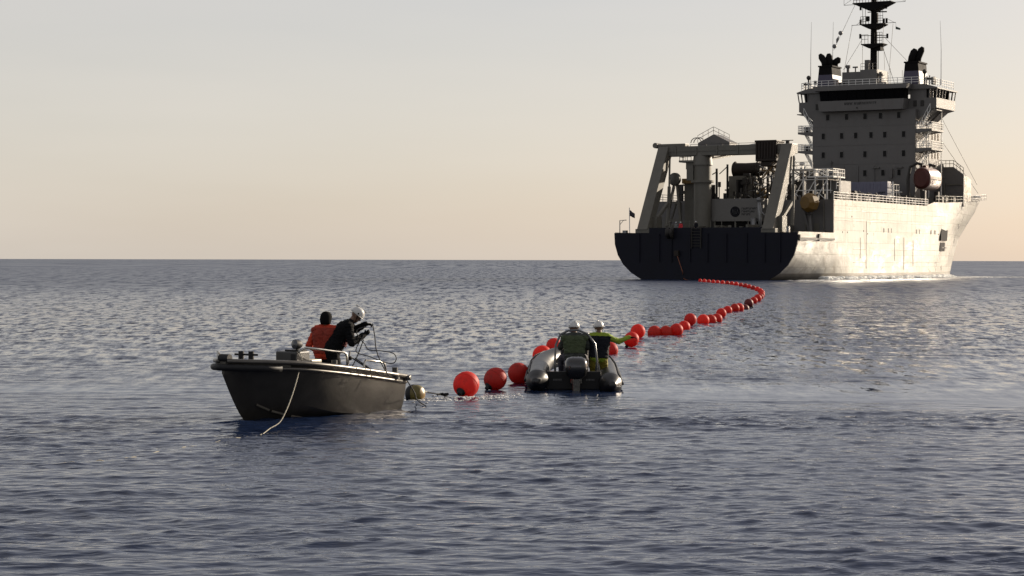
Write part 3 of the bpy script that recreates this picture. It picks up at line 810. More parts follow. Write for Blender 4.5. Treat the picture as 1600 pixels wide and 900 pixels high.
for sx in (-1, 1):
    g = MB()
    x0, x1 = sorted((sx * 9.0, sx * 11.5)); g.box((x0, 67.6, 30.9), (x1, 67.7, 32.48))
    g.box((min(sx*8, sx*11.8), 76.9, 30.9), (max(sx*8, sx*11.8), 77.0, 32.48))
    g.build('wing_window', M_GLASS, bridge)
    g = MB(); g.box((-11.9, 70, 29.3), (-10.9, 76, 32.2)) if sx < 0 else g.box((10.8, 71, 29.3), (11.5, 76, 32.3)); g.build('wing_console', M_SOOT, bridge)
    g = MB(); g.beam((sx * 9.5, 67.6, 26.6), (sx * 12.2, 67.6, 29.3), .4); g.beam((sx * 9.5, 72.6, 26.6), (sx * 12.2, 72.6, 29.3), .4)
    g.box((min(sx*12.0, sx*12.8), 67, 28.7), (max(sx*12.0, sx*12.8), 70, 28.85)); g.build('wing_brace', M_SUPER, bridge)
br = MB()
letters(br, -2.9, -1.4, 29.95, .42, 64.36, 11, .09); letters(br, -1.1, .7, 29.95, .42, 64.36, 12, .09); letters(br, 1.0, 2.9, 29.95, .42, 64.36, 13, .09)
br.build('name_lettering', M_LETTER, bridge)
br = MB()
for x in (-9.3, 8.6, 9.9): br.box((x, 67.05, 29.5), (x + .6, 67.2, 30.5))
br.cyl((-.6, 64.3, 29.4), (-.6, 64.4, 29.4), .16); br.build('bridge_light_box', M_MACH, bridge)
br = MB()
br.rail([(-11.9, 78, 33.0), (-11.9, 66.9, 33.0), (-9.4, 66.9, 33.3), (9.6, 66.9, 33.3), (12.2, 66.9, 33.0), (12.2, 78, 33.0)], 1.25, 1.3, 3, .04)
br.build('roof_rail', M_WHITE, bridge)
# roof house, funnels
rh = MB()
rh.box((-5.1, 69, 33.3), (-1.9, 74, 36.1)); rh.box((-1.6, 68.5, 33.3), (1.5, 74, 36.35)); rh.box((-1.95, 68.9, 33.3), (-1.55, 73, 36.0))
house = rh.build('mast_house', M_SUPER, bridge)
rh = MB()
rh.cyl((-4.4, 70, 36.1), (-4.4, 70, 36.9), .25); rh.cyl((-4.4, 70, 36.9), (-4.4, 70, 37.4), .45)
rh.cyl((-3.0, 70, 36.1), (-3.0, 70, 36.9), .12); rh.beam((-3.5, 70, 37.0), (-2.5, 70, 37.0), .25)
rh.box((-.95, 69, 36.35), (-.15, 70, 38.1)); rh.rail([(-1.5, 68.6, 36.35), (1.4, 68.6, 36.35)], 1.1, .7, 2, .03)
rh.box((1.7, 69, 33.3), (2.2, 70, 35.9)); rh.box((1.6, 69, 35.3), (2.4, 70, 35.6)); rh.box((1.6, 69, 33.8), (3.0, 70.3, 34.1))
rh.build('roof_fitting', M_SUPER, house)
for sx in (-1, 1):
    cx = sx * 7.6 - (.2 if sx < 0 else -.4)
    fn = MB()
    def fr(zl, yw=2.2):
        w_ = np.interp(zl, [33.3, 37.3], [1.55, 1.15]); return [(cx - w_, 70 - yw, zl), (cx + w_, 70 - yw, zl), (cx + w_, 70 + yw, zl), (cx - w_, 70 + yw, zl)]
    for k, (za, zb) in enumerate(((33.3, 34.4), (34.4, 35.7), (35.7, 37.3))):
        fn.cur = (1, 1, 0)[k]; fn.add(fr(za) + fr(zb), [(0,1,5,4), (1,2,6,5), (2,3,7,6), (3,0,4,7)])
    fn.cur = 0; fn.add(fr(37.3), [(0,1,2,3)]); fn.box((cx - 1.35, 67.7, 37.1), (cx + 1.35, 72.3, 37.35))
    funnel = fn.build('funnel', [M_SOOT, M_FUNNEL], bridge)
    for (dx, dy, lean, top_, rad) in ((-.5, 69, -1.0, 39.5, .58), (.15, 69.6, -.25, 39.6, .60), (.6, 70.6, .95, 38.9, .62)) if sx < 0 else ((-.45, 69, .75, 39.6, .62), (.45, 69.6, 1.0, 39.9, .58)):
        e = MB(); e.smooth = True
        e.tube([(cx + dx, dy, 37.3), (cx + dx + lean * .15, dy, 38.1), (cx + dx + lean * .7, dy, top_ - .5), (cx + dx + lean, dy, top_)], [rad, rad * 1.0, rad * 1.0, rad * .5], 10)
        e.build('exhaust_pipe', M_SOOT, funnel)
# mast
ma = MB(); ma.smooth = True
ma.cyl((0, 71, 36.2), (0, 71, 50.5), .62, .48, n=14)
mast = ma.build('mast', M_SOOT, ship)
def mast_plat(z, x0, x1, drop, xin=.5):
    p = MB(); p.prism([(x0, z), (x1, z), (x1, z - .12), (xin, z - drop), (-xin, z - drop), (x0, z - .12)], 'y', 69.6, 72.2)
    p.build('mast_platform', M_SOOT, mast)
mast_plat(48.3, -3.5, 3.6, 1.5); mast_plat(44.5, -2.1, 2.2, .9); mast_plat(41.0, -1.9, 2.1, .8)
ma = MB()
ma.rail([(-3.3, 69.7, 48.3), (3.4, 69.7, 48.3)], 1.4, .55, 3, .035)
ma.rail([(-2.0, 69.7, 44.5), (-.5, 69.7, 44.5)], 1.3, .5, 3, .035); ma.rail([(.6, 69.7, 44.5), (2.1, 69.7, 44.5)], 1.3, .5, 3, .035)
ma.rail([(.6, 69.7, 41), (2.0, 69.7, 41)], 1.9, .45, 4, .035); ma.rail([(-1.8, 69.7, 41), (-.6, 69.7, 41)], 1.6, .6, 2, .03)
ma.beam((-5.5, 70.8, 48.15), (5.8, 70.8, 48.15), .07); ma.beam((-5.5, 70.8, 48.15), (-5.5, 70.8, 50), .05); ma.beam((5.8, 70.8, 48.15), (5.8, 70.8, 50), .05)
ma.beam((-5.5, 70.8, 48.2), (-3.4, 70.8, 49.5), .04); ma.beam((5.8, 70.8, 48.2), (3.4, 70.8, 49.5), .04)
ma.beam((-4.0, 70.8, 44.5), (4.1, 70.8, 44.6), .08); ma.beam((-4.0, 70.8, 44.2), (-4.0, 70.8, 44.6), .06); ma.beam((-3.2, 70.8, 44.5), (-1.8, 70.8, 45.5), .05); ma.beam((4.0, 70.8, 44.5), (2.2, 70.8, 45.5), .05)
ma.beam((-2.5, 70.8, 42.6), (2.6, 70.8, 42.4), .10); ma.beam((.6, 70.8, 42.1), (2.6, 70.8, 42.1), .12)
for x in (-1.9, -1.4, 1.3, 1.8): ma.beam((x, 70.5, 44.5), (x, 70.5, 48.2), .06)
ma.beam((-.9, 70.3, 46.6), (.6, 70.3, 46.6), .14); ma.beam((.5, 69.5, 46.5), (2.9, 69.5, 46.4), .2); ma.box((.6, 69.4, 44.6), (1.2, 70, 46.3)); ma.box((-.9, 69.4, 45.0), (-.4, 70, 45.8))
for x, z in ((-2.4, 47.5), (2.3, 47.5), (-2.4, 45.0), (2.4, 45.0), (-2.45, 42.5), (2.55, 42.3), (1.9, 45.0)): ma.cyl((x, 70.8, z - .4), (x, 70.8, z + .4), .2, n=8)
for x in (-1.8, 1.8): ma.beam((x, 70.8, 47.5), (x * .5, 70.8, 47.5), .08)
ma.box((.5, 70, 39.8), (1.6, 71.5, 40.4)); ma.beam((.75, 71.2, 36.3), (.75, 71.2, 40), .10)
ma.build('mast_fitting', M_SOOT, mast)
ma = MB()
for p, q in (((-1.9, 70.5, 42.0), (-5.3, 70, 36.6)), ((2.2, 70.5, 42.0), (6.9, 70, 37.2)), ((1.6, 70.5, 41), (4.6, 69, 33.6)), ((-3.3, 70.6, 48.2), (-7.1, 70, 40.2)), ((-4.0, 70.8, 44.2), (-5.2, 70, 36)), ((3.6, 70.8, 44.4), (3.4, 69, 34)), ((-1.9, 70.5, 41), (-1.9, 70.5, 36.4)), ((1.9, 70.5, 44), (2.2, 70.5, 36.4)), ((2.7, 70.6, 34), (2.7, 70.6, 36)), ((5.4, 70.6, 33.4), (5.4, 70.6, 36.2)), ((3.2, 70.6, 33.4), (3.2, 70.6, 36.6))):
    ma.beam(p, q, .05)
ma.build('stay', M_MACH, mast)
ma = MB()
ma.beam((4.1, 70.8, 44.5), (4.15, 70.8, 43.4), .03)
ma.add([(4.1, 70.7, 43.9), (5.0, 70.6, 43.5), (5.0, 70.6, 43.2), (4.1, 70.7, 43.4), (4.1, 70.75, 43.9), (5.0, 70.65, 43.5), (5.0, 70.65, 43.2), (4.1, 70.75, 43.4)], [(0,1,2,3), (7,6,5,4), (0,4,5,1), (1,5,6,2), (2,6,7,3), (3,7,4,0)])
ma.build('courtesy_flag', mat('green grey cloth', (.05, .07, .06), .8), mast)
sg = MB(); sg.smooth = True
sg.ball((-5.9, 70.2, 43.2), .4, 12, 8); sg.ball((-7.0, 70.1, 40.9), .4, 12, 8); sg.lathe([(.01, -.7), (.28, 0), (.01, .7)], (-6.45, 70.15, 42.05), (.35, 0, 1), 8)
sg.build('signal_shape', mat('day shape grey', (.16, .16, .16), .6), mast)
an = MB()
for x, zt in ((-11.75, 45.5), (-7.6, 45.3), (12.3, 44.4)): 
    an.tube([(x, 70.8, 33.3), (x, 70.8, 39.5), (x + (.1 if x < 0 else -.2), 70.8, zt)], [.09, .06, .03], 5)
an.build('whip_antenna', M_WHITE, bridge)
an = MB()
for x in (-11.6, -11.0, 10.7, 11.2, 11.9, 12.2): an.cyl((x, 68, 33.2), (x, 68, 34.4 + .5 * math.sin(x * 3)), .10, n=6)
for x, z in ((-11.0, 35.3), (10.3, 35.5)): an.ball((x, 68, z), .42, 10, 7); an.cyl((x, 68, 33.3), (x, 68, z), .16, n=6)
an.box((-11.8, 67.6, 34), (-10.6, 68.4, 34.3)); an.box((10.5, 67.6, 34), (11.6, 68.4, 34.4)); an.box((11.6, 67.6, 33.2), (12.2, 68.6, 34.5))
an.box((-9.8, 67.4, 34.0), (-9.4, 67.8, 34.7)); an.box((-5.2, 67.5, 33.3), (-4.2, 68.0, 34.2)); 
an.build('roof_light', M_MACH, bridge)
# --- forecastle
fc = MB()
fc.prism([(-14.3, 12.4), (14.3, 12.4), (14.3, 18.0), (12.4, 19.4), (-12.4, 19.4), (-14.3, 18.0)], 'y', 77.5, 78.1)
fcs = fc.build('forecastle_screen', M_SUPER, ship)
fc = MB()
o_ = [(77.6, 14.05), (80, 13.9), (82.5, 13.6), (85.5, 13.15)]
fc.grid([[(x, y, float(np.interp(y, [77, 84, 96], [13, 13.4, 14.0]))) for y, x in o_], [(x, y, float(np.interp(y, [77, 84, 96], [18.0, 17.6, 15.2]))) for y, x in o_]])
fc.build('bow_bulwark', M_HULLW, ship, solid=.25)
fc = MB()
fc.grid([[(-x, y, 13) for y, x in o_], [(-x, y, float(np.interp(y, [77, 84, 96], [18.0, 17.6, 15.2]))) for y, x in o_]])
fc.build('bow_bulwark', M_HULLW, ship, solid=.25)
fc = MB()
fc.rail([(9.6, 77.7, 19.4), (12.4, 77.7, 19.4), (14.2, 77.7, 18.05)], 1.15, .7, 2, .045); fc.box((10.9, 77.0, 13.2), (11.1, 77.2, 16.6)); fc.box((11.2, 77.2, 16.2), (14.1, 77.5, 16.4))
fc.beam((9.5, 74, 17.6), (11.0, 77, 17.6), .14); fc.beam((9.7, 75, 18.8), (10.6, 77, 19.6), .6)
fc.build('screen_rail', M_CREAM, fcs)
fc = MB()
for y, x, w, hh in ((60.5, 12.6, .5, .9), (64, 12.9, .4, 1.0), (68, 13.2, .5, 1.2), (71, 12.6, .7, 1.6), (74, 13.2, .6, 1.3), (76, 12.2, .8, 1.7)): fc.box((x - w, y - w, 12.5), (x + w, y + w, 12.6 + hh))
for y in (70, 71.6): fc.beam((13.6, y, 14.3), (14.3, y + .4, 12.8), .5, .1)
fc.rail([(B - .3, 62, 12.75), (B - .3, 77, 13.1)], 1.05, 1.7, 2, .035)
fc.build('bow_deck_gear', M_CREAM, ship)
fc = MB(); fc.smooth = True
fc.cyl((0, 122, 15.2), (0, 122, 16.2), .9, n=14); fc.ball((0, 122, 16.4), 1.1, 12, 7, (1, 1, .6))
fc.build('bow_winch', M_MACH, ship)
fc = MB(); fc.beam((9.4, 79.4, 24.5), (0.4, 131, 16.4), .07); fc.beam((9.4, 79.5, 28.6), (6.0, 112, 17.5), .06); fc.beam((0, 133, 16.2), (2.6, 118, 14.2), .12)
fc.build('forestay', M_MACH, ship)
# --- mid deck clutter seen over the rail
k_ = MB()
for i in range(44):
    y = rr.uniform(24, 64); x = rr.uniform(6.5, 13.6); w = rr.uniform(.2, .8); hh = rr.uniform(.4, 1.5)
    k_.box((x - w, y - w, 11.7), (x + w, y + w, 11.8 + hh))
for i in range(14):
    y = rr.uniform(24, 60); x = rr.uniform(10, 13.8); k_.tube([(x, y, 11.8), (x, y, 13.0), (x + .5, y + .3, 13.5), (x + .8, y + .5, 13.1)], .12, 6)
k_.box((-8.8, 55, 11.7), (-2.4, 64, 16.6)); k_.box((-2.2, 62.5, 11.7), (9, 65.8, 14.0))
k_.build('mid_deck_gear', M_MACH, ship)
k_ = MB(); k_.rail([(7.9, 57, 11.8), (7.9, 62, 11.8)], 4.0, 1.4, 4, .05); k_.beam((8.6, 57, 11.8), (8.6, 57, 16.2), .16); k_.beam((8.0, 57, 14.4), (10.2, 57, 14.4), .10)
for i in range(7): k_.beam((9.6 + i * .5, 50, 12.1), (9.6 + i * .5, 50, 13.2), .09)
k_.build('deck_ladder', M_WHITE, ship)
# lifeboat davit (part of the ship)
k_ = MB()
for y in (57.6, 64.5):
    k_.tube([(11.2, y, 12), (11.0, y, 16.5), (11.4, y, 18.6), (12.6, y, 19.2), (13.6, y, 18.9)], .28, 6)
    k_.box((10.6, y - .5, 11.8), (14.2, y + .5, 12.6)); k_.box((13.4, y - .35, 11.8), (14.1, y + .35, 14.6))
k_.build('lifeboat_davit', M_MACH, ship)
# ensign and stern davit
k_ = MB(); k_.beam((-12.4, .3, 6.9), (-12.45, .3, 10.7), .09)
k_.build('ensign_staff', M_WHITE, ship)
k_ = MB(); rows = []
for j in range(4):
    rows.append([(-12.4 + .8 * i / 6, .3 + .12 * math.sin(i * 1.3), 10.35 - .3 * j - .55 * (i / 6) ** 1.2 + .2 * (i/6) * (j/3)) for i in range(7)])
k_.smooth = True; k_.grid(rows); k_.build('ensign', mat('dark flag cloth', (.03, .028, .035), .8), ship, solid=.02)
k_ = MB(); k_.tube([(-14.1, .4, 6.9), (-14.1, .4, 8.8), (-13.0, .4, 8.85)], .07, 6); k_.beam((-14.05, .4, 8.2), (-13.5, .4, 8.8), .06)
k_.beam((-13.2, .4, 6.9), (-13.2, .4, 7.3), .6); k_.beam((12.7, 1, 6.9), (12.7, 1, 7.8), .4)
k_.build('stern_davit', M_STEEL, ship)

# --- things carried by the ship
lbt = thing('lifeboat', 'enclosed lifeboat with dark red stern hanging in davits at the white ship\'s side', 'lifeboat')
def ship_child(o, l):
    o.matrix_world = Matrix.Translation((28.17, 300, 0)) @ Matrix.Rotation(R(-30), 4, 'Z') @ Matrix.Translation(l)
ship_child(lbt, (13.3, 57.4, 14.75))
def lb_rows(t0, t1, n):
    rows = []
    for i in range(n + 1):
        t = t0 + (t1 - t0) * i / n
        w = 1.62 * math.sin(math.pi * (0.16 + .80 * t) ** .8) ** .5 if 0 < t < 1 else .75
        w = 1.62 * max(.05, (1 - abs(2 * t - .9) ** 3.2)) ** .5 if t < .999 else .12
        if t < .12: w = 1.62 * (.62 + .38 * math.sin(t / .12 * math.pi / 2))
        hz = 1.9 * (w / 1.62) ** .7
        ring = []
        for k in range(20):
            a = 2 * math.pi * k / 20
            cx, cz = math.cos(a), math.sin(a)
            ring.append((w * math.copysign(abs(cx) ** .8, cx), 8.6 * t, 1.9 + hz * math.copysign(abs(cz) ** .85, cz)))
        rows.append(ring)
    return rows
m_ = MB(); m_.smooth = True; m_.grid(lb_rows(0.06, 1.0, 22), True)
m_.build('shell', M_FADED, lbt)
m_ = MB(); m_.smooth = True; m_.cur = 0
r0 = lb_rows(0.0, 0.06, 3); m_.grid(r0, True)
m_.add(r0[0], [tuple(range(20))]); m_.build('stern_cap', M_MAROON, lbt)
m_ = MB(); m_.tube([(1.62 * max(.05, (1 - abs(2 * t - .9) ** 3.2)) ** .5 + .03, 8.6 * t, 1.75) for t in np.linspace(.08, .97, 14)], .06, 5)
m_.build('fender_strip', M_MACH, lbt)
m_ = MB(); m_.box((-.5, 1.2, 3.5), (.5, 2.6, 4.15)); m_.build('wheelhouse', M_MAROON, lbt)
ct = thing('container', 'pale blue-grey container box standing below the ship\'s bridge tower', 'container')
ship_child(ct, (3.6, 58.2, 11.75))
m_ = MB(); m_.box((-3.6, 0, 0), (3.6, 2.4, 4.5)); m_.build('box_wall', M_BLUEGREY, ct, bevel=.05)
m_ = MB()
for k in range(11): m_.box((-3.4 + k * .62, -.05, .3), (-3.2 + k * .62, 0, 4.2))
m_.build('wall_rib', M_BLUEGREY, ct)
m_ = MB(); letters(m_, 2.0, 3.2, 2.5, .28, -.08, 21, .05); m_.build('lettering', M_LETTER, ct)
fl = thing('yellow_float', 'dark yellow eight-sided float on a post beside the ship\'s white side', 'float')
ship_child(fl, (11.6, 12.0, 9.6))
m_ = MB(); m_.smooth = False
m_.lathe([(.01, -1.1), (.95, -1.1), (1.42, -.5), (1.42, .5), (.95, 1.1), (.01, 1.1)], (0, 0, 1.85), (.35, 1, 0), 8)
fb = m_.build('shell', M_OCHRE, fl)
m_ = MB(); m_.cyl((0, 0, 0), (0, 0, .6), .2); m_.box((-.4, -.4, 0), (.4, .4, .12)); m_.build('mount', M_MACH, fl)
# ------------------------------------------------------------------ materials for the small craft
M_ALU = mat('weathered aluminium hull', (0.050, 0.046, 0.040), 0.40, metal=0.5, scale=2.2, var=0.28, bump=0.01, stain=((1.5, 1.2, 0.5), 0.6, (0.03, 0.025, 0.02)))
M_GUN = mat('gunwale aluminium', (0.09, 0.084, 0.075), 0.35, metal=0.6, scale=5, var=0.25)
M_RUB = mat('black rubber', (0.010, 0.010, 0.011), 0.6, spec=0.3, scale=6, var=0.3)
M_TUBE = mat('stainless tube', (0.40, 0.39, 0.36), 0.25, metal=1.0, scale=6, var=0.1)
M_BOX = mat('grey locker paint', (0.045, 0.045, 0.043), 0.5, scale=4, var=0.2)
M_PALE = mat('cream box paint', (0.55, 0.52, 0.42), 0.45, scale=4, var=0.12)
M_HYP = mat('black grey inflatable fabric', (0.010, 0.010, 0.011), 0.38, scale=5, var=0.25, bump=0.004)
M_HYPG = mat('grey inflatable fabric', (0.014, 0.014, 0.014), 0.40, spec=0.4, scale=5, var=0.18)
M_COWL = mat('black engine cowling', (0.012, 0.012, 0.013), 0.25, scale=3, coat=0.4)
M_MARK = mat('pale print', (0.10, 0.10, 0.105), 0.5)

# ------------------------------------------------------------------ aluminium workboat (x = starboard, y = forward)
BOAT_O, BOAT_A, BL = (-2.75, 39.6), R(150), 4.56
boat = thing('workboat', 'dark aluminium open workboat with a pointed bow towing the float line', 'boat', (*BOAT_O, 0), BOAT_A)
def itp(t, xs_, ys_):
    """smooth interpolation through a curve's stations"""
    w_ = [.25, .5, .25]
    return float(sum(a * np.interp(np.clip(t + d_, xs_[0], xs_[-1]), xs_, ys_) for a, d_ in zip((.25, .5, .25), (-.035, 0, .035)))) if xs_[0] + .035 < t < xs_[-1] - .035 else float(np.interp(t, xs_, ys_))
T = [0, .1, .2, .3, .4, .5, .56, .62, .67, .71, .75, .78, .81, .835, .86, .88, .90, .92, .94, .955, .97, .985, 1.0]
def gun(t): return itp(t, [0, .3, .55, .7, .8, .88, .94, .975, 1], [.84, .97, 1.0, .94, .80, .60, .36, .20, .07])
def gunz(t): return itp(t, [0, .25, .5, .75, 1], [.60, .74, .875, 1.0, 1.06])
def chi(t): return itp(t, [0, .4, .6, .75, .86, .94, 1], [.72, .80, .72, .53, .30, .12, .03])
def chiz(t): return itp(t, [0, .35, .5, .65, .8, .9, 1], [-.06, -.01, .06, .21, .42, .60, .86])
def keelz(t): return itp(t, [0, .5, .68, .78, .86, .93, 1], [-.30, -.32, -.30, -.24, -.08, .28, .80])
def bulge(t): return itp(t, [0, .5, .8, 1], [.03, .035, .0, -.02])
rows_by_t = []
for t in T:
    y = BL * t
    g, gz, c_, cz, kz = gun(t), gunz(t), chi(t), chiz(t), keelz(t)
    side = [(c_ + (g - c_) * f + bulge(t) * math.sin(math.pi * f), y, cz + (gz - cz) * f) for f in np.linspace(0, 1, 7)]
    bot = [(c_ * f, y, kz + (cz - kz) * f) for f in (0, .5)]
    half = bot + side
    rows_by_t.append([(-x, yy, z) for x, yy, z in half[::-1]] + half[1:])
m_ = MB(); m_.smooth = True
m_.grid(rows_by_t)
m_.smooth = False
m_.add(rows_by_t[0], [tuple(range(len(rows_by_t[0])))]); m_.add(rows_by_t[-1], [tuple(range(len(rows_by_t[-1])))])
bhull = m_.build('hull', M_ALU, boat, weld=True)
e = bhull.modifiers.new('edge', 'EDGE_SPLIT'); e.split_angle = R(24)
m_ = MB()      # inner skin, floor, transom inside
inner = []
for t in T[:10]:
    y = BL * t + (.05 if t == 0 else 0); g, gz = gun(t) - .08, gunz(t)
    kz, cz = keelz(t), chiz(t)
    fw = max(.04, (chi(t) if cz <= .28 else chi(t) * (.28 - kz) / (cz - kz)) - .11)
    inner.append([(-g, y, gz - .01), (-fw, y, .28), (fw, y, .28), (g, y, gz - .01)])
m_.grid(inner); m_.build('inner_floor', M_BOX, boat, solid=.03)
m_ = MB()
dk = []
for t in (.80, .86, .90, .94, .97, 1.0):
    dk.append([(-gun(t), BL * t, gunz(t) - .03), (0, BL * t, gunz(t) - .005), (gun(t), BL * t, gunz(t) - .03)])
m_.grid(dk); m_.build('foredeck', M_ALU, boat, solid=.04)
m_ = MB(); m_.smooth = True
for s_ in (-1, 1):
    m_.tube([(s_ * (gun(t) + .02), BL * t, gunz(t) + .01) for t in T], .042, 8)
    m_.tube([(s_ * (gun(t) + .01 - .012), BL * t, gunz(t) - .10) for t in T], .032, 8)
m_.box((-.93, -.04, .54), (.93, .06, .63))
gw = m_.build('gunwale', M_GUN, boat)
m_ = MB(); m_.smooth = True
bowp = [(s_ * (gun(t) + .035), BL * t + .02, gunz(t) - .10) for s_, t in [(-1, .84), (-1, .9), (-1, .94), (-1, .98)]] + [(0, BL + .06, gunz(1) - .10)] + [(1 * (gun(t) + .035), BL * t + .02, gunz(t) - .10) for t in (.98, .94, .9, .84)]
m_.tube(bowp, .060, 10)
m_.build('bow_fender', M_RUB, boat)
m_ = MB(); m_.smooth = True
m_.cyl((-.10, BL - .06, gunz(1) + .055), (.10, BL - .06, gunz(1) + .055), .075, n=14); m_.build('bow_roller', M_RUB, boat)
m_ = MB()
m_.tube([(.12, BL + .0, gunz(1)), (.14, BL - .02, gunz(1) + .17), (.5, BL * .88, gunz(.885) + .12), (.55, BL * .86, gunz(.86))], .017, 8)
m_.build('bow_rail', M_TUBE, boat)
bt = MB(); bt.smooth = True
for x in (-.20, .02):
    bt.cyl((x, 4.02, gunz(.885) - .03), (x, 4.02, gunz(.885) + .19), .050, n=14); bt.cyl((x, 4.02, gunz(.885) - .02), (x, 4.02, gunz(.885) + .03), .095, n=14)
bt.cyl((-.34, 4.02, gunz(.885) + .13), (.16, 4.02, gunz(.885) + .13), .018, n=8)
bt.build('bow_bitts', M_RUB, boat)
# control box, searchlight, rails
m_ = MB(); m_.box((-.70, 2.95, .80), (-.24, 3.36, 1.20)); cons = m_.build('console', M_BOX, boat, bevel=.02)
m_ = MB(); m_.box((-.68, 3.355, 1.02), (-.58, 3.37, 1.16)); m_.box((-.66, 2.98, 1.203), (-.4, 3.3, 1.23)); m_.build('console_panel', M_RUB, cons)
m_ = MB(); m_.box((-.70, 2.58, .62), (-.34, 2.90, 1.04)); m_.build('seat_box', M_PALE, boat, bevel=.02)
sl = MB(); sl.smooth = True
ax_ = Vector((.25, .95, .05)).normalized(); sp = Vector((-.66, 3.30, 1.33))
sl.lathe([(.01, -.10), (.05, -.10), (.075, -.06), (.085, .03), (.085, .05)], sp, ax_, 18)
srch = sl.build('searchlight', M_RUB, boat)
sl = MB(); sl.smooth = True; sl.lathe([(.083, .045), (.05, .062), (.005, .068)], sp, ax_, 18); sl.build('lens', mat('lamp glass', (.05, .052, .06), .15, spec=.6), srch)
sl = MB(); sl.cyl((-.66, 3.29, 1.19), (-.66, 3.29, 1.28), .02); sl.beam((-.66, 3.29, 1.20), (-.55, 3.1, 1.23), .06); sl.build('stand', M_RUB, srch)
m_ = MB(); m_.smooth = True
m_.tube([(-.72, 3.32, 1.20), (-.78, 3.2, 1.27), (-.86, 2.9, 1.235), (-.90, 2.55, 1.19), (-.93, 2.22, 1.155), (-.945, 2.17, 1.13), (-.95, 2.15, 1.05), (-.955, 2.13, .80)], .020, 8)
m_.build('handrail', M_TUBE, boat)
m_ = MB(); m_.smooth = True
m_.tube([(-.90, 1.52, .72), (-.89, 1.50, .93), (-.89, 1.46, .98), (-.885, 1.1, .945), (-.88, .84, .91), (-.88, .80, .87), (-.90, .76, .66)], .019, 8)
m_.build('stern_hoop', M_TUBE, boat)
m_ = MB(); m_.smooth = True; m_.cyl((-.86, .42, .58), (-.86, .42, .80), .055, n=12); m_.cyl((-.86, .42, .58), (-.86, .42, .62), .09, n=12); m_.build('mooring_post', M_BOX, boat)
m_ = MB(); m_.smooth = True; m_.cyl((-.86, 2.42, .78), (-.86, 2.42, 1.02), .055, n=12); m_.build('cleat_post', M_BOX, boat)
m_ = MB()
for t in (.62, .72, .79): 
    x = -(chi(t) * .62); y = BL * t; z = keelz(t) + (chiz(t) - keelz(t)) * .62
    x2 = -(chi(t + .06) * .62); z2 = keelz(t + .06) + (chiz(t + .06) - keelz(t + .06)) * .62
    m_.beam((x, y, z - .01), (x2, BL * (t + .06), z2 - .01), .035)
m_.build('spray_rail', M_ALU, bhull)['kind'] = 'stuff'
# clutter inside: tripod frame with lines near the stern
m_ = MB(); m_.tube([(-.60, 1.75, .3), (-.45, 1.35, 1.0), (-.42, 1.28, 1.12)], .014, 6); m_.tube([(-.45, 1.3, 1.02), (-.80, .98, .70)], .014, 6); m_.ball((-.46, 1.33, 1.0), .04, 8, 6)
m_.build('line_guide', M_RUB, boat)

# ------------------------------------------------------------------ rigid inflatable boat, seen from astern
RIB_O = (1.36, 44.9)
rib = thing('inflatable_boat', 'black and grey rigid inflatable boat with an outboard motor, among the red floats', 'inflatable boat', (*RIB_O, 0), R(-1.5))
def tube_path(sx):
    h_ = -.035 * sx
    p = [(sx * .80, -.30, .18 + h_), (sx * .80, .3, .185 + h_), (sx * .80, 1.2, .20 + h_), (sx * .80, 2.1, .24 + h_), (sx * .78, 2.8, .31 + h_), (sx * .68, 3.5, .41 + h_ * .6), (sx * .48, 4.0, .50), (sx * .22, 4.3, .55), (0, 4.38, .56)]
    return p
for sx in (-1, 1):
    m_ = MB(); m_.smooth = True
    m_.tube(tube_path(sx), .24, 22)
    tb = m_.build('buoyancy_tube', M_HYPG if sx < 0 else M_HYP, rib)
    sb = tb.modifiers.new('sub', 'SUBSURF'); sb.levels = sb.render_levels = 1
    m_ = MB(); m_.smooth = True
    m_.lathe([(.247, .10), (.25, -.02), (.235, -.10), (.15, -.22), (.085, -.32), (.07, -.36), (.005, -.37)], (sx * .80, -.28, .18 - .035 * sx), (-.12 * sx, 1, .02), 22)
    m_.build('cone_end', M_HYP, tb)
    m_ = MB(); m_.smooth = True
    m_.tube([(x + sx * .20, y, z + .16) for x, y, z in tube_path(sx)[:7]], .022, 8)
    m_.build('grab_line', M_RUB, tb)
    m_ = MB(); m_.smooth = True
    m_.tube([(x + sx * .262, y, z) for x, y, z in tube_path(sx)[:7]], .03, 8); m_.build('rubbing_strip', M_RUB, tb)
    m_ = MB()
    for k in range(6): m_.box((sx * .36 - .09 + k * .032, -.045, .20), (sx * .36 - .07 + k * .032, -.04, .235))
    m_.build('printed_mark', M_MARK, rib)['kind'] = 'stuff'
m_ = MB(); m_.box((-.6, -.04, .0), (.6, .04, .40)); m_.build('transom_board', M_RUB, rib, bevel=.02)
m_ = MB(); m_.box((-.60, .0, .06), (.60, 3.4, .12)); m_.prism([(-.6, .1), (.6, .1), (0, -.25)], 'y', 0, 3.2); m_.build('floor', M_BOX, rib)
# outboard motor
ob = MB(); ob.smooth = True
for_rows = []
for z, w, dpt, off in ((.26, .13, .14, 0), (.34, .22, .24, 0), (.50, .245, .29, 0), (.62, .24, .28, 0), (.70, .20, .22, .02), (.735, .12, .13, .04), (.74, .01, .01, .04)):
    for_rows.append([(.05 + w * math.copysign(abs(math.cos(a)) ** .6, math.cos(a)), -.30 + off + dpt * math.copysign(abs(math.sin(a)) ** .6, math.sin(a)), z) for a in np.linspace(0, 2 * math.pi, 24, endpoint=False)])
ob.grid(for_rows, True)
motor = ob.build('outboard_motor', M_COWL, rib)
ob = MB(); ob.box((-.04, -.42, -.5), (.14, -.18, .28)); ob.box((-.08, -.24, .12), (.18, -.04, .46)); ob.build('midsection', M_COWL, motor, bevel=.03)
ob = MB(); ob.box((-.06, -.595, .52), (.16, -.592, .56)); ob.build('cowl_mark', M_MARK, motor)
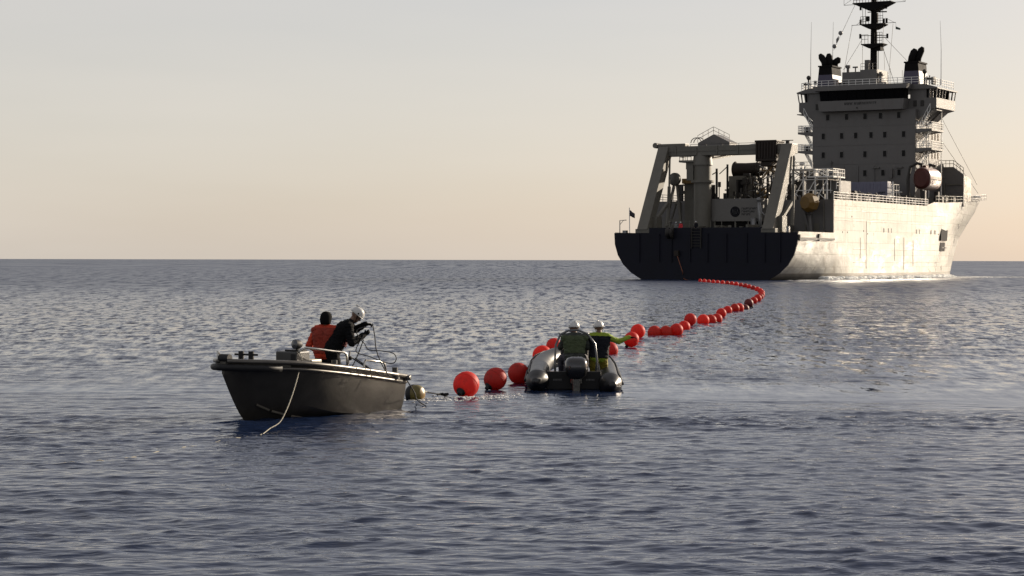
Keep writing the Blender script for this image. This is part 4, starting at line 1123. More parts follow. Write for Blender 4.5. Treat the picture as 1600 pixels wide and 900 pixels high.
# roll bar, console and seat
ob = MB(); ob.smooth = True
arch = [(-.40, .62, .12), (-.42, .64, .55), (-.40, .66, .95), (-.30, .68, 1.18), (-.12, .69, 1.27), (.10, .69, 1.28), (.30, .68, 1.20), (.47, .66, .98), (.52, .64, .60), (.47, .62, .12)]
ob.tube(arch, .026, 10)
ob.tube([(-.30, .68, 1.18), (-.34, 1.1, 1.2), (-.30, 1.3, 1.16)], .02, 8); ob.tube([(.30, .68, 1.2), (.34, 1.1, 1.2), (.30, 1.3, 1.16)], .02, 8)
ob.build('roll_bar', mat('dark grey tube', (.10, .105, .11), .3, metal=.5), rib)
ob = MB(); ob.box((-.22, .95, .12), (.26, 1.75, .58)); ob.build('jockey_seat', mat('dark violet seat', (.03, .028, .045), .6), rib, bevel=.05)
ob = MB(); ob.box((-.30, 2.25, .12), (.34, 2.65, .95)); cn_ = ob.build('steering_console', M_HYP, rib, bevel=.04)
ob = MB(); ob.smooth = True; ob.tube([(.02 + .17 * math.cos(a), 2.14 - .03 * math.sin(a), .90 + .16 * math.sin(a)) for a in np.linspace(0, 2 * math.pi, 20)], .014, 6); ob.build('wheel', M_RUB, cn_)
# ------------------------------------------------------------------ people
M_SKIN = mat('skin', (.16, .09, .06), .55, var=.06, scale=8)
M_ORANGE = mat('orange red jacket', (.40, .032, .008), .85, var=.22, scale=5, bump=.02)
M_BLACKC = mat('black work clothing', (.005, .005, .006), .9, spec=.1, var=.3, scale=6, bump=.02)
M_REDC = mat('dark red vest', (.09, .006, .008), .8, var=.2, scale=6, bump=.02)
M_GREYC = mat('grey green jacket', (.030, .036, .030), .8, var=.25, scale=6, bump=.02)
M_GREENV = mat('muted green vest', (.045, .062, .026), .8, var=.2, scale=6, bump=.02)
M_HIVIS = mat('hi-vis yellow green jacket', (.20, .27, .018), .8, var=.2, scale=5, bump=.02)
M_OLIVE = mat('olive yellow trousers', (.17, .14, .012), .8, var=.25, scale=5, bump=.02)
M_VIOLET = mat('dark violet trousers', (.018, .016, .026), .8, var=.25, scale=5, bump=.02)
M_BOOTS = mat('dark boots', (.02, .018, .016), .6, var=.2, scale=6)
M_HELM = mat('white helmet shell', (.48, .48, .47), .3, var=.05, scale=8)
M_REFL = mat('grey reflective tape', (.14, .14, .135), .5, var=.1, scale=9)
M_NAVYC = mat('dark navy vest', (.008, .009, .013), .85, spec=.2, var=.25, scale=6, bump=.015)

def V(*a): return Vector(a)
def caps(m, p, q, r0, r1, n=12):
    p, q = Vector(p), Vector(q)
    m.ball(p, r0, n, 8); m.ball(q, r1, n, 8); m.cyl(p, q, r0, r1, n)
def hand_prims(w, d, nrm, curl, side):
    """palm, four bent fingers of different length and a thumb leaving the side of the palm"""
    d = d.normalized(); nrm = (nrm - d * nrm.dot(d)).normalized(); lat = d.cross(nrm) * side
    out = []
    for k, (o_, ln) in enumerate(((-.030, .066), (-.010, .078), (.010, .073), (.030, .058))):
        a = w + lat * o_ * .7; b_ = w + d * .088 + lat * o_
        out.append((a, b_, .017, .014))
        dd, nn, p = d.copy(), nrm.copy(), b_
        for seg, fr in enumerate((.45, .32, .23)):
            ang = curl * (.55, 1.0, .8)[seg]
            dd, nn = dd * math.cos(ang) + nn * math.sin(ang), nn * math.cos(ang) - dd * math.sin(ang)
            q = p + dd * ln * fr * 1.1
            out.append((p, q, .0105, .0095)); p = q
    t0 = w + d * .025 - lat * .028
    t1 = t0 + (d * .6 - lat * .7 + nrm * .35).normalized() * .038
    t2 = t1 + (d * .9 - lat * .15 + nrm * (.3 + .5 * curl)).normalized() * .032
    out += [(t0, t1, .014, .0125), (t1, t2, .012, .010)]
    return out

def person(name, label, loc, rotz, J, look, mats, bulk=1.0, voxel=.011, group=None, headgear='helmet', vest=None, front_only=False, stripe=None):
    """J: joints facing +Y; one continuous skin is grown over tapered limbs"""
    root = thing(name, label, 'person', loc, rotz, group)
    P = []                                   # (p, q, r0, r1, zone)
    b = bulk
    pel, ch, nk, hd = J['pelvis'], J['chest'], J['neck'], J['head']
    sh = (J['shR'] - J['shL']).normalized()
    hp = (J['hipR'] - J['hipL']).normalized()
    for o_ in (-.075, .075):
        P.append((pel + hp * o_, pel.lerp(ch, .5) + (sh + hp) * .5 * o_ * 1.0, .128 * b, .125 * b, 'torso'))
        P.append((pel.lerp(ch, .5) + (sh + hp) * .5 * o_, ch + sh * o_ * 1.3, .125 * b, .135 * b, 'torso'))
    P.append((J['shL'], J['shR'], .088 * b, .088 * b, 'torso'))
    P.append((J['shL'].lerp(nk, .35), nk, .075 * b, .06, 'torso')); P.append((J['shR'].lerp(nk, .35), nk, .075 * b, .06, 'torso'))
    P.append((ch, nk, .09, .062, 'torso')); P.append((nk, hd - look * .01, .056, .056, 'head'))
    up = (hd - nk).normalized(); up = (up - look * up.dot(look) * .6).normalized()
    lk = (look - up * look.dot(up)).normalized(); rt = lk.cross(up)
    P.append((hd + up * .035 - lk * .015, hd + up * .03 + lk * .02, .092, .088, 'head'))
    P.append((hd - up * .05 + lk * .035, hd + lk * .03, .058, .075, 'head'))
    P.append((hd - up * .085 + lk * .055, hd - up * .07 + lk * .06, .030, .034, 'head'))
    P.append((hd + up * .005 + lk * .095, hd - up * .022 + lk * .110, .010, .016, 'head'))
    for s_ in (-1, 1):
        P.append((hd + rt * s_ * .083 + up * .012, hd + rt * s_ * .086 - up * .022, .018, .012, 'head'))
        P.append((hd + rt * s_ * .03 + up * .028 + lk * .08, hd + rt * s_ * .05 + up * .026 + lk * .068, .014, .012, 'head'))
    for s_ in 'LR':
        P.append((J['sh' + s_], J['el' + s_], .073 * b, .058 * b, 'arm'))
        P.append((J['el' + s_], J['wr' + s_], .057 * b, .043 * b, 'arm'))
        d_ = J.get('hd' + s_, J['wr' + s_] - J['el' + s_])
        for (p, q, a0, a1) in hand_prims(J['wr' + s_] + d_.normalized() * .02, d_, J.get('hn' + s_, Vector((0, 0, -1))), J.get('curl' + s_, .5), 1 if s_ == 'L' else -1):
            P.append((p, q, a0, a1, 'hand'))
        P.append((J['hip' + s_], J['kn' + s_], .105 * b, .073 * b, 'leg'))
        P.append((J['kn' + s_], J['an' + s_], .072 * b, .052 * b, 'leg'))
        P.append((J['an' + s_] + V(0, 0, -.02), J['to' + s_], .055, .043, 'foot'))
        P.append((J['an' + s_], J['an' + s_] + (J['an' + s_] - J['to' + s_]).normalized() * .05 + V(0, 0, -.03), .05, .045, 'foot'))
    m = MB()
    for p, q, a0, a1, z in P: caps(m, p, q, a0, a1)
    src = m.build('body', M_SKIN)
    rm = src.modifiers.new('r', 'REMESH'); rm.mode = 'VOXEL'; rm.voxel_size = voxel
    sm = src.modifiers.new('s', 'SMOOTH'); sm.factor = .5; sm.iterations = 3
    dg = bpy.context.evaluated_depsgraph_get()
    me = bpy.data.meshes.new_from_object(src.evaluated_get(dg))
    old = src.data
    bpy.data.objects.remove(src); bpy.data.meshes.remove(old)
    me.name = 'body'
    zones = ['torso', 'arm', 'hand', 'head', 'leg', 'foot']
    n_ = len(me.polygons)
    cen = np.empty(n_ * 3); me.polygons.foreach_get('center', cen); cen = cen.reshape(-1, 3)
    best = np.full(n_, 1e9); zi = np.zeros(n_, int)
    for p, q, a0, a1, z in P:
        p_, q_ = np.array(p), np.array(q); d_ = q_ - p_
        t_ = np.clip(((cen - p_) @ d_) / max(d_ @ d_, 1e-9), 0, 1)
        ds = np.linalg.norm(cen - p_ - t_[:, None] * d_, axis=1) - (a0 + (a1 - a0) * t_)
        up_ = ds < best; best[up_] = ds[up_]; zi[up_] = zones.index(z)
    me.materials.clear()
    for z in zones: me.materials.append(mats[z])
    me.polygons.foreach_set('material_index', zi.astype(np.int32)); me.polygons.foreach_set('use_smooth', np.ones(n_, bool))
    # creases in the cloth
    vz = np.zeros(len(me.vertices), bool)
    for f in me.polygons:
        if zi[f.index] in (0, 1, 4):
            for v_ in f.vertices: vz[v_] = True
    sd = Vector((len(label) * 1.7, 3.1, 0))
    nrm_ = [v_.normal.copy() for v_ in me.vertices]
    for v_ in me.vertices:
        if vz[v_.index]:
            c_ = v_.co.copy()
            w_ = mnoise.noise(Vector((c_.x * 13, c_.y * 13, c_.z * 26)) + sd) + .6 * mnoise.noise(Vector((c_.x * 30, c_.y * 30, c_.z * 44)) + sd)
            v_.co = c_ + nrm_[v_.index] * w_ * .013
    body = bpy.data.objects.new('body', me); col.objects.link(body); body.parent = root
    # eyes
    for s_ in (-1, 1):
        e_ = MB(); e_.smooth = True; e_.ball(hd + rt * s_ * .033 + up * .008 + lk * .084, .013, 10, 8); e_.build('eye', M_BLACKC, root)
    mw = Matrix((( rt.x, lk.x, up.x, hd.x), (rt.y, lk.y, up.y, hd.y), (rt.z, lk.z, up.z, hd.z), (0, 0, 0, 1)))
    def headset(mb, nm, mt, parent=root, **kw):
        mb.v = [tuple(mw @ Vector(p)) for p in mb.v]; return mb.build(nm, mt, parent, **kw)
    if headgear == 'helmet':
        g = MB(); g.smooth = True
        prof = [(.133, .030), (.128, .06), (.118, .10), (.098, .135), (.065, .160), (.03, .172), (.004, .175)]
        rows = [[(r_ * math.cos(a) * .92, r_ * math.sin(a) * 1.06 - .005, z_) for a in np.linspace(0, 2 * math.pi, 24, endpoint=False)] for r_, z_ in prof]
        g.grid(rows, True)
        hl = headset(g, 'helmet', M_HELM, solid=.006)
        g = MB(); g.smooth = True
        br_ = [[((.122 + e_) * math.cos(a), (.141 + e_ * (2.6 if math.sin(a) > 0.2 else 1)) * math.sin(a) - .005, .032 - e_ * .25) for a in np.linspace(0, 2 * math.pi, 24, endpoint=False)] for e_ in (0, .018)]
        g.grid(br_, True); headset(g, 'brim', M_HELM, hl, solid=.006)
        g = MB(); g.box((-.010, -.13, .145), (.010, .12, .182)); headset(g, 'ridge', M_HELM, hl, bevel=.006)
        g = MB(); 
        for s_ in (-1, 1): g.tube([(s_ * .105, .02, .03), (s_ * .085, .035, -.05), (s_ * .03, .06, -.115)], .006, 6)
        headset(g, 'chin_strap', M_BLACKC, hl)
        g = MB(); g.smooth = True
        for s_ in (-1, 1): g.cyl((s_ * .119, .0, .06), (s_ * .126, .0, .06), .016, n=10)
        headset(g, 'side_badge', M_BLACKC, hl)
    else:
        g = MB(); g.smooth = True
        prof = [(.084, -.10), (.102, -.055), (.112, -.01), (.113, .05), (.100, .10), (.07, .135), (.03, .150), (.004, .152)]
        rows = [[(r_ * math.cos(a) * .93, r_ * math.sin(a) * 1.05 - .012 - (.012 if z_ < 0 else 0), z_) for a in np.linspace(0, 2 * math.pi, 24, endpoint=False)] for r_, z_ in prof]
        g.grid(rows, True); headset(g, 'hat', M_BLACKC, solid=.008)
    if vest:
        # sleeveless vest: the torso skin lifted off the body
        vm, lo, hi, tapes = vest
        bm = bmesh.new(); bm.from_mesh(me)
        axis = (ch - pel).normalized()
        bm.normal_update()
        kill = [f for f in bm.faces if not (zi[f.index] == 0 and lo < (f.calc_center_median() - pel).dot(axis) < hi and (not front_only or (f.normal.y > .45 and abs(f.normal.x) < .75)))]
        bmesh.ops.delete(bm, geom=kill, context='FACES')
        for v_ in bm.verts: v_.co = v_.co + v_.normal * .016
        vme = bpy.data.meshes.new('vest'); 
        for f in bm.faces:
            s_ = (f.calc_center_median() - pel).dot(axis); f.material_index = 1 if any(a <= s_ <= a + .05 for a in tapes) else (2 if stripe and abs(f.calc_center_median().x) < .06 else 0)
        bm.to_mesh(vme); bm.free()
        vme.materials.clear(); vme.materials.append(vm); vme.materials.append(M_REFL); vme.materials.append(stripe or vm)
        vo = bpy.data.objects.new('vest', vme); col.objects.link(vo); vo.parent = root
        so = vo.modifiers.new('solid', 'SOLIDIFY'); so.thickness = .014; so.offset = -1
    return root

def stand(h=1.75, lean=0.0):
    k = h / 1.75
    J = dict(pelvis=V(0, 0, .95), chest=V(0, .02, 1.30), neck=V(0, .03, 1.47), head=V(0, .05, 1.615),
             shL=V(-.19, .02, 1.40), shR=V(.19, .02, 1.40), elL=V(-.27, -.02, 1.13), elR=V(.27, -.02, 1.13), wrL=V(-.25, .12, .92), wrR=V(.25, .12, .92),
             hipL=V(-.09, 0, .90), hipR=V(.09, 0, .90), knL=V(-.11, .03, .50), knR=V(.11, .03, .50), anL=V(-.12, -.02, .10), anR=V(.12, -.02, .10), toL=V(-.14, .15, .045), toR=V(.14, .15, .045))
    return {a: v * k for a, v in J.items()}

def in_boat(l, o=BOAT_O, ang=BOAT_A):
    c_, s_ = math.cos(ang), math.sin(ang)
    return (o[0] + c_ * l[0] - s_ * l[1], o[1] + s_ * l[0] + c_ * l[1], l[2])

# --- man in the orange-red jacket, back to the camera
J = stand(1.66)
J.update(elL=V(-.34, .02, 1.05), wrL=V(-.24, .20, .92), elR=V(.31, .03, 1.06), wrR=V(.20, .22, .98), curlL=.7, curlR=.7)
pA = person('person', 'person in orange-red jacket and dark hat standing in the aluminium workboat', in_boat((-.10, 1.62, .19)), R(-18), J, V(.35, .94, -.1).normalized(),
            dict(torso=M_ORANGE, arm=M_ORANGE, hand=M_BLACKC, head=M_SKIN, leg=M_BLACKC, foot=M_BOOTS), bulk=1.18, headgear='hat', vest=(mat('dark red vest panel', (.20, .018, .007), .85, var=.25, scale=6, bump=.02), .0, .47, (.20,)))
# --- man in black with white helmet bending over the line, facing right
J = dict(pelvis=V(0, -.08, .95), chest=V(0, .12, 1.27), neck=V(0, .24, 1.43), head=V(0, .335, 1.535),
         shL=V(-.20, .17, 1.35), shR=V(.20, .17, 1.35), elL=V(-.31, .35, 1.28), elR=V(.31, .24, 1.06), wrL=V(-.14, .50, 1.38), wrR=V(.12, .46, 1.19),
         hipL=V(-.10, -.10, .88), hipR=V(.10, -.10, .88), knL=V(-.14, .02, .48), knR=V(.14, -.02, .48), anL=V(-.16, -.12, .10), anR=V(.15, -.16, .10), toL=V(-.18, .06, .045), toR=V(.18, .02, .045),
         curlL=1.15, curlR=1.15, hdL=V(.15, .9, .0), hdR=V(-.1, .75, .45), hnL=V(.5, 0, -1), hnR=V(-1, 0, .3))
BPOS = in_boat((-.33, 1.56, .21))
pB = person('person', 'person in black with white helmet bending over a line in the aluminium workboat', BPOS, R(-82), {a: (v * 1.03 if isinstance(v, Vector) else v) for a, v in J.items()}, V(0, .80, -.60).normalized(),
            dict(torso=M_BLACKC, arm=M_BLACKC, hand=M_BLACKC, head=M_SKIN, leg=M_BLACKC, foot=M_BOOTS), bulk=1.32, vest=(M_REDC, .14, .44, ()), front_only=True)
# --- driver of the inflatable, seated, back to the camera
J = dict(pelvis=V(0, 0, .66), chest=V(0, .05, 1.00), neck=V(0, .08, 1.165), head=V(0, .11, 1.285),
         shL=V(-.20, .05, 1.08), shR=V(.20, .05, 1.08), elL=V(-.31, .16, .86), elR=V(.31, .16, .86), wrL=V(-.17, .40, .88), wrR=V(.17, .40, .88),
         hipL=V(-.11, .02, .64), hipR=V(.11, .02, .64), knL=V(-.26, .42, .60), knR=V(.26, .42, .60), anL=V(-.28, .40, .21), anR=V(.28, .40, .21), toL=V(-.28, .58, .165), toR=V(.28, .58, .165), curlL=1.0, curlR=1.0)
def in_rib(l): return in_boat(l, RIB_O, R(-1.5))
pC = person('person', 'helmeted person in grey-green vest driving the inflatable boat, back to the camera', in_rib((.02, 1.42, 0)), R(2), J, V(-.1, 1, -.05).normalized(),
            dict(torso=M_GREYC, arm=M_GREYC, hand=M_BLACKC, head=M_SKIN, leg=M_VIOLET, foot=M_BOOTS), bulk=1.20, vest=(M_GREENV, .06, .46, (.16,)))
# --- kneeling crewman in hi-vis reaching right for the floats
J = dict(pelvis=V(0, 0, .58), chest=V(.01, .03, .93), neck=V(.01, .05, 1.10), head=V(.0, .07, 1.235),
         shL=V(-.18, .03, 1.03), shR=V(.20, .03, 1.03), elL=V(-.26, .14, .80), elR=V(.45, .08, .93), wrL=V(-.14, .34, .74), wrR=V(.69, .17, 1.03),
         hipL=V(-.10, 0, .55), hipR=V(.10, 0, .55), knL=V(-.13, .14, .19), knR=V(.13, .16, .19), anL=V(-.13, -.26, .17), anR=V(.13, -.24, .17), toL=V(-.13, -.34, .16), toR=V(.13, -.32, .16), curlL=.5, curlR=.35, hdR=V(1, .2, -.05), hnR=V(0, 0, -1))
pD = person('person', 'kneeling person in yellow-green hi-vis reaching out to the floats from the inflatable boat', in_rib((.57, 1.62, .06)), R(-4), J, V(.1, 1, 0).normalized(),
            dict(torso=M_HIVIS, arm=M_HIVIS, hand=M_BLACKC, head=M_SKIN, leg=M_OLIVE, foot=M_BOOTS), bulk=1.10, vest=(M_NAVYC, -.02, .47, (.03, .14)), stripe=M_HIVIS)
# --- small figures working at the stern of the ship
def on_ship(l):
    v = Matrix.Translation((28.17, 300, 0)) @ Matrix.Rotation(R(-30), 4, 'Z') @ Vector(l); return tuple(v)
M_REDJ = mat('bright red jacket', (.50, .02, .03), .7, var=.15, scale=6)
for (l, cl, lab, hg) in (((-4.3, 1.0, 6.75), M_REDJ, 'small figure in red jacket at the stern bulwark of the ship', 'helmet'),
                         ((-5.1, 1.1, 6.75), M_REFL, 'small figure in pale jacket beside the red-jacketed one at the ship\'s stern', 'helmet'),
                         ((-1.9, 1.2, 6.85), M_NAVYC, 'small white-helmeted figure in dark clothes at the middle of the ship\'s stern', 'helmet')):
    person('person', lab, on_ship(l), R(150), stand(1.76), V(0, 1, -.1).normalized(), dict(torso=cl, arm=cl, hand=M_SKIN, head=M_SKIN, leg=M_BLACKC, foot=M_BOOTS), bulk=1.1, voxel=.03, headgear=hg, group='crew at the stern of the ship')
# ------------------------------------------------------------------ floats along the cable
def float_mat(name, c, tr):
    m, n, l, b = new_mat(name)
    tc = n.new('ShaderNodeTexCoord')
    nz = n.new('ShaderNodeTexNoise'); nz.inputs['Scale'].default_value = 7; nz.inputs['Detail'].default_value = 5
    l.new(tc.outputs['Object'], nz.inputs[0])
    mr = n.new('ShaderNodeMapRange'); l.new(nz.outputs[0], mr.inputs[0]); mr.inputs[3].default_value = .8; mr.inputs[4].default_value = 1.15
    mx = n.new('ShaderNodeMixRGB'); mx.blend_type = 'MULTIPLY'; mx.inputs[0].default_value = 1; mx.inputs[1].default_value = (*c, 1); l.new(mr.outputs[0], mx.inputs[2])
    oi = n.new('ShaderNodeObjectInfo')           # every ball faded differently
    fr = n.new('ShaderNodeMapRange'); l.new(oi.outputs['Random'], fr.inputs[0]); fr.inputs[3].default_value = .72; fr.inputs[4].default_value = 1.12
    m0 = n.new('ShaderNodeMixRGB'); m0.blend_type = 'MULTIPLY'; m0.inputs[0].default_value = 1; l.new(mx.outputs[0], m0.inputs[1]); l.new(fr.outputs[0], m0.inputs[2])
    g2 = n.new('ShaderNodeTexNoise'); g2.inputs['Scale'].default_value = 3.5; g2.inputs['Detail'].default_value = 8; g2.inputs['Roughness'].default_value = .75; l.new(tc.outputs['Object'], g2.inputs[0])
    gr = n.new('ShaderNodeMapRange'); l.new(g2.outputs[0], gr.inputs[0]); gr.inputs[1].default_value = .56; gr.inputs[2].default_value = .68; gr.inputs[4].default_value = .55
    mx = n.new('ShaderNodeMixRGB'); l.new(gr.outputs[0], mx.inputs[0]); l.new(m0.outputs[0], mx.inputs[1]); mx.inputs[2].default_value = (c[0] * .35, c[1] * .8, c[2] * .8, 1)
    l.new(mx.outputs[0], b.inputs['Base Color']); b.inputs['Roughness'].default_value = .58
    t = n.new('ShaderNodeBsdfTranslucent'); l.new(mx.outputs[0], t.inputs[0])
    ms = n.new('ShaderNodeMixShader'); ms.inputs[0].default_value = tr
    l.new(b.outputs[0], ms.inputs[1]); l.new(t.outputs[0], ms.inputs[2])
    l.new(ms.outputs[0], n['Material Output'].inputs['Surface'])
    return m
M_FLOAT = [float_mat('red inflated vinyl', (.66, .034, .022), .48), float_mat('orange red inflated vinyl', (.74, .048, .026), .52), float_mat('dark red inflated vinyl', (.16, .008, .009), .2)]
FLOATS = [(-0.95, 42.68, 0.24), (-0.36, 44.69, 0.24), (0.16, 47.27, 0.22), (0.84, 56.9, 0.2), (1.3, 62.9, 0.2), (2.38, 62.9, 0.2), (2.99, 62.4, 0.1), (3.89, 66.63, 0.26), (4.57, 74.27, 0.26), (5.46, 78.34, 0.07), (5.9, 78.37, 0.08), (6.31, 78.52, 0.16), (7.0, 83.22, 0.14), (7.78, 89.29, 0.26), (8.65, 92.6, 0.13), (9.09, 93.58, 0.12), (9.46, 94.57, 0.13), (10.43, 102.02, 0.21), (11.73, 111.43, 0.12), (12.52, 114.99, 0.16), (12.84, 115.74, 0.16), (13.6, 119.58, 0.02), (14.3, 123.67, 0.26), (16.03, 135.71, 0.19), (17.05, 142.1, 0.22), (18.38, 151.6, 0.14), (19.62, 161.01, 0.14), (20.95, 171.66, 0.14), (22.06, 181.96, 0.14), (22.95, 191.5, 0.14), (23.55, 199.87, 0.14), (24.2, 208.99, 0.14), (24.65, 216.39, 0.14), (25.22, 225.44, 0.14), (25.5, 232.85, 0.14), (25.64, 238.88, 0.14), (25.65, 243.91, 0.14), (25.69, 249.83, 0.14), (25.58, 254.62, 0.14), (25.44, 258.86, 0.14), (25.3, 263.24, 0.14), (25.15, 267.78, 0.14), (25.03, 272.48, 0.14)]
ORD = ['first', 'second', 'third', 'fourth', 'fifth', 'sixth', 'seventh', 'eighth', 'ninth', 'tenth', 'eleventh', 'twelfth', 'thirteenth', 'fourteenth', 'fifteenth', 'sixteenth', 'seventeenth', 'eighteenth', 'nineteenth', 'twentieth']
FR = .262
def float_meshes():
    a = MB(); a.smooth = True
    prof = []
    for k in range(25):
        th = -math.pi / 2 + math.pi * k / 24
        r_ = FR * math.cos(th); z_ = FR * math.sin(th) * 1.03
        if k >= 23: r_ = max(r_, .035)
        prof.append((r_, z_))
    a.lathe(prof, (0, 0, 0), (0, 0, 1), 32)
    b_ = MB(); b_.smooth = True
    b_.lathe([(.001, .215), (.095, .215), (.104, .240), (.088, .268), (.055, .275), (.05, .33), (.042, .345), (.012, .345), (.012, .30), (.001, .30)], (0, 0, 0), (0, 0, 1), 18)
    c_ = MB(); c_.smooth = True
    c_.tube([(FR * 1.0 * math.cos(t), FR * 1.0 * math.sin(t), 0) for t in np.linspace(0, 2 * math.pi, 33)], .0045, 5)
    return a, b_, c_
fa, fb_, fc_ = float_meshes()
proto = {}
for k, (x, y, zc) in enumerate(FLOATS):
    dist = 'nearest the yellow float' if k == 0 else ''
    last = len(FLOATS) - 1 - k
    if k == 0: lab = 'red ball float nearest the aluminium workboat, with a dark neck low on its left'
    elif k < 20: lab = '%s red ball float along the line, counting from the workboat' % ORD[k]
    elif last == 0: lab = 'red ball float at the far end of the line, against the ship\'s stern'
    elif last < 20: lab = '%s red ball float along the line, counting back from the ship\'s stern' % ORD[last]
    else: lab = '%s red ball float along the line, counting from the workboat' % ['twenty-first', 'twenty-second', 'twenty-third', 'twenty-fourth'][k - 20]
    o = thing('ball_float', lab, 'float', (x, y, 0), 0, 'red ball floats strung along the floating cable')
    mi = 2 if k in (21, 22) else (1 if k in (3, 5, 8, 9, 10, 14, 15, 19) else 0)
    if mi not in proto:
        A = fa.build('shell', M_FLOAT[mi]); Bn = fb_.build('neck', M_RUB); Cs = fc_.build('seam', M_FLOAT[mi])
        proto[mi] = (A.data, Bn.data, Cs.data)
        for ob_ in (A, Bn, Cs): bpy.data.objects.remove(ob_)
    rq = random.Random(k)
    if k == 0: dirv = Vector((-.40, -.76, -.52))
    elif k == 1: dirv = Vector((-.62, -.56, -.66))
    else: dirv = Vector((rq.uniform(-1, 1), rq.uniform(-.2, .9), rq.uniform(-.9, -.3)))
    q = dirv.to_track_quat('Z', 'Y')
    scl = 1.0 + rq.uniform(-.07, .06)
    for nm, d_, in zip(('shell', 'neck', 'seam'), proto[mi]):
        c_ = bpy.data.objects.new(nm, d_); col.objects.link(c_); c_.parent = o
        c_.location = (0, 0, zc); c_.rotation_mode = 'QUATERNION'; c_.rotation_quaternion = q; c_.scale = (scl, scl, scl * rq.uniform(.97, 1.05))

# ------------------------------------------------------------------ yellow float at the workboat's quarter
yf = thing('drum_float', 'olive yellow drum float with dark collar behind the workboat\'s stern', 'float', (-1.97, 41.75, 0))
m_ = MB(); m_.smooth = True
axy = Vector((.90, -.42, .08)); cy = Vector((0, 0, .10))
m_.lathe([(.005, -.20), (.08, -.19), (.14, -.15), (.18, -.08), (.195, 0), (.185, .08), (.155, .14), (.12, .17)], cy, axy, 26); m_.build('drum', mat('olive yellow plastic', (.10, .08, .014), .5, scale=7, var=.3), yf)
m_ = MB(); m_.smooth = True; m_.lathe([(.125, .168), (.08, .192), (.005, .205)], cy, axy, 26); m_.build('end_cap', mat('orange plastic', (.17, .10, .02), .5, scale=7), yf)
m_ = MB(); m_.smooth = True; m_.lathe([(.150, -.155), (.175, -.125), (.196, -.06), (.199, -.02)], cy, axy, 26); m_.build('collar', M_RUB, yf)

# ------------------------------------------------------------------ lines
M_ROPE = mat('pale rope', (.26, .24, .19), .8, scale=30, var=.35)
M_ROPED = mat('dark rope', (.03, .03, .032), .8, scale=30, var=.3)
M_CABLE = mat('orange brown cable', (.22, .07, .03), .6, scale=4)
def bez(ps, n=12):
    ps = [Vector(p) for p in ps]; out = []
    for i in range(len(ps) - 1):
        p0, p1, p2, p3 = ps[max(i - 1, 0)], ps[i], ps[i + 1], ps[min(i + 2, len(ps) - 1)]
        for k in range(n):
            t = k / n
            out.append(.5 * ((2 * p1) + (p2 - p0) * t + (2 * p0 - 5 * p1 + 4 * p2 - p3) * t * t + (3 * p1 - p0 - 3 * p2 + p3) * t ** 3))
    return out + [ps[-1]]
def rope(name, label, pts, r, m, n=10, strands=0, cat='rope'):
    b_ = MB(); b_.smooth = True
    pts = bez(pts, n)
    b_.tube(pts, r, 8)
    return tag(b_.build(name, m), label, cat)
def srf(x, y, dz=0.0): return (x, y, float(sea_height(x, y)) + dz)
pa = in_boat((-.70, 3.28, 1.20)); pb = in_boat((-1.02, 3.26, .96))
TOWP = [(-3.76, 36.25, 0.896), (-3.775, 35.75, 0.665), (-3.805, 35.3, 0.449), (-3.843, 34.85, 0.261), (-3.907, 34.45, 0.097)]
tow = [pa, in_boat((-.86, 3.42, 1.08)), TOWP[0], TOWP[1], TOWP[2], TOWP[3], TOWP[4], (-4.02, 34.05, .03)]
wat = [(-4.06, 33.3), (-4.19, 32.69), (-4.43, 32.22), (-4.67, 31.76), (-4.94, 30.99), (-5.2, 30.26), (-5.42, 29.66), (-5.65, 29.17), (-5.94, 28.79), (-6.26, 28.6)]
pts = bez([(x, y, 0) for x, y in wat], 14)
tow_pts = bez(tow, 12) + [Vector(srf(p.x, p.y, -.012 + .010 * math.sin(i * .37) + .008 * math.sin(i * .9))) for i, p in enumerate(pts)]
b_ = MB(); b_.smooth = True; b_.tube(tow_pts, .008, 8)
o = tag(b_.build('tow_rope', M_ROPE), 'pale rope hanging from the workboat\'s side into the water ahead of its bow', 'rope')
b_ = MB(); b_.smooth = True                      # a strand laid round it gives the twisted look
tw = []
acc = 0.0
for i, p in enumerate(bez(tow, 40)):
    tw.append(p + Vector((.009 * math.cos(i * .55), .009 * math.sin(i * .55), .009 * math.sin(i * .55 + 1))))
b_.tube(tw, .006, 5); b_.build('strand', mat('bright rope strand', (.42, .39, .33), .8), o)
rope('short_line', 'dark line hanging from the workboat\'s stern beside the yellow float', [in_boat((-.9, .08, .55)), in_boat((-1.02, -.02, .30)), (-1.90, 40.6, .10), (-1.80, 40.1, .05), srf(-1.66, 39.6, .02)], .012, M_ROPED)
rope('float_line', 'pale line in the water between the yellow float and the first red float', [(-1.80, 41.7, .16), (-1.65, 42.1, .10), (-1.5, 42.4, .05), srf(-1.35, 42.6, .01)], .014, M_ROPE)
b_ = MB()
rq = random.Random(3)
for k in range(7):
    x, y = -1.54 + .034 * k, 42.45 + rq.uniform(-.01, .01); b_.ball((x, y, .045 + rq.uniform(-.012, .015)), rq.uniform(.024, .034), 7, 5)
tag(b_.build('shackle', M_RUB), 'dark shackle and chain tangle between the yellow and red floats', 'shackle')
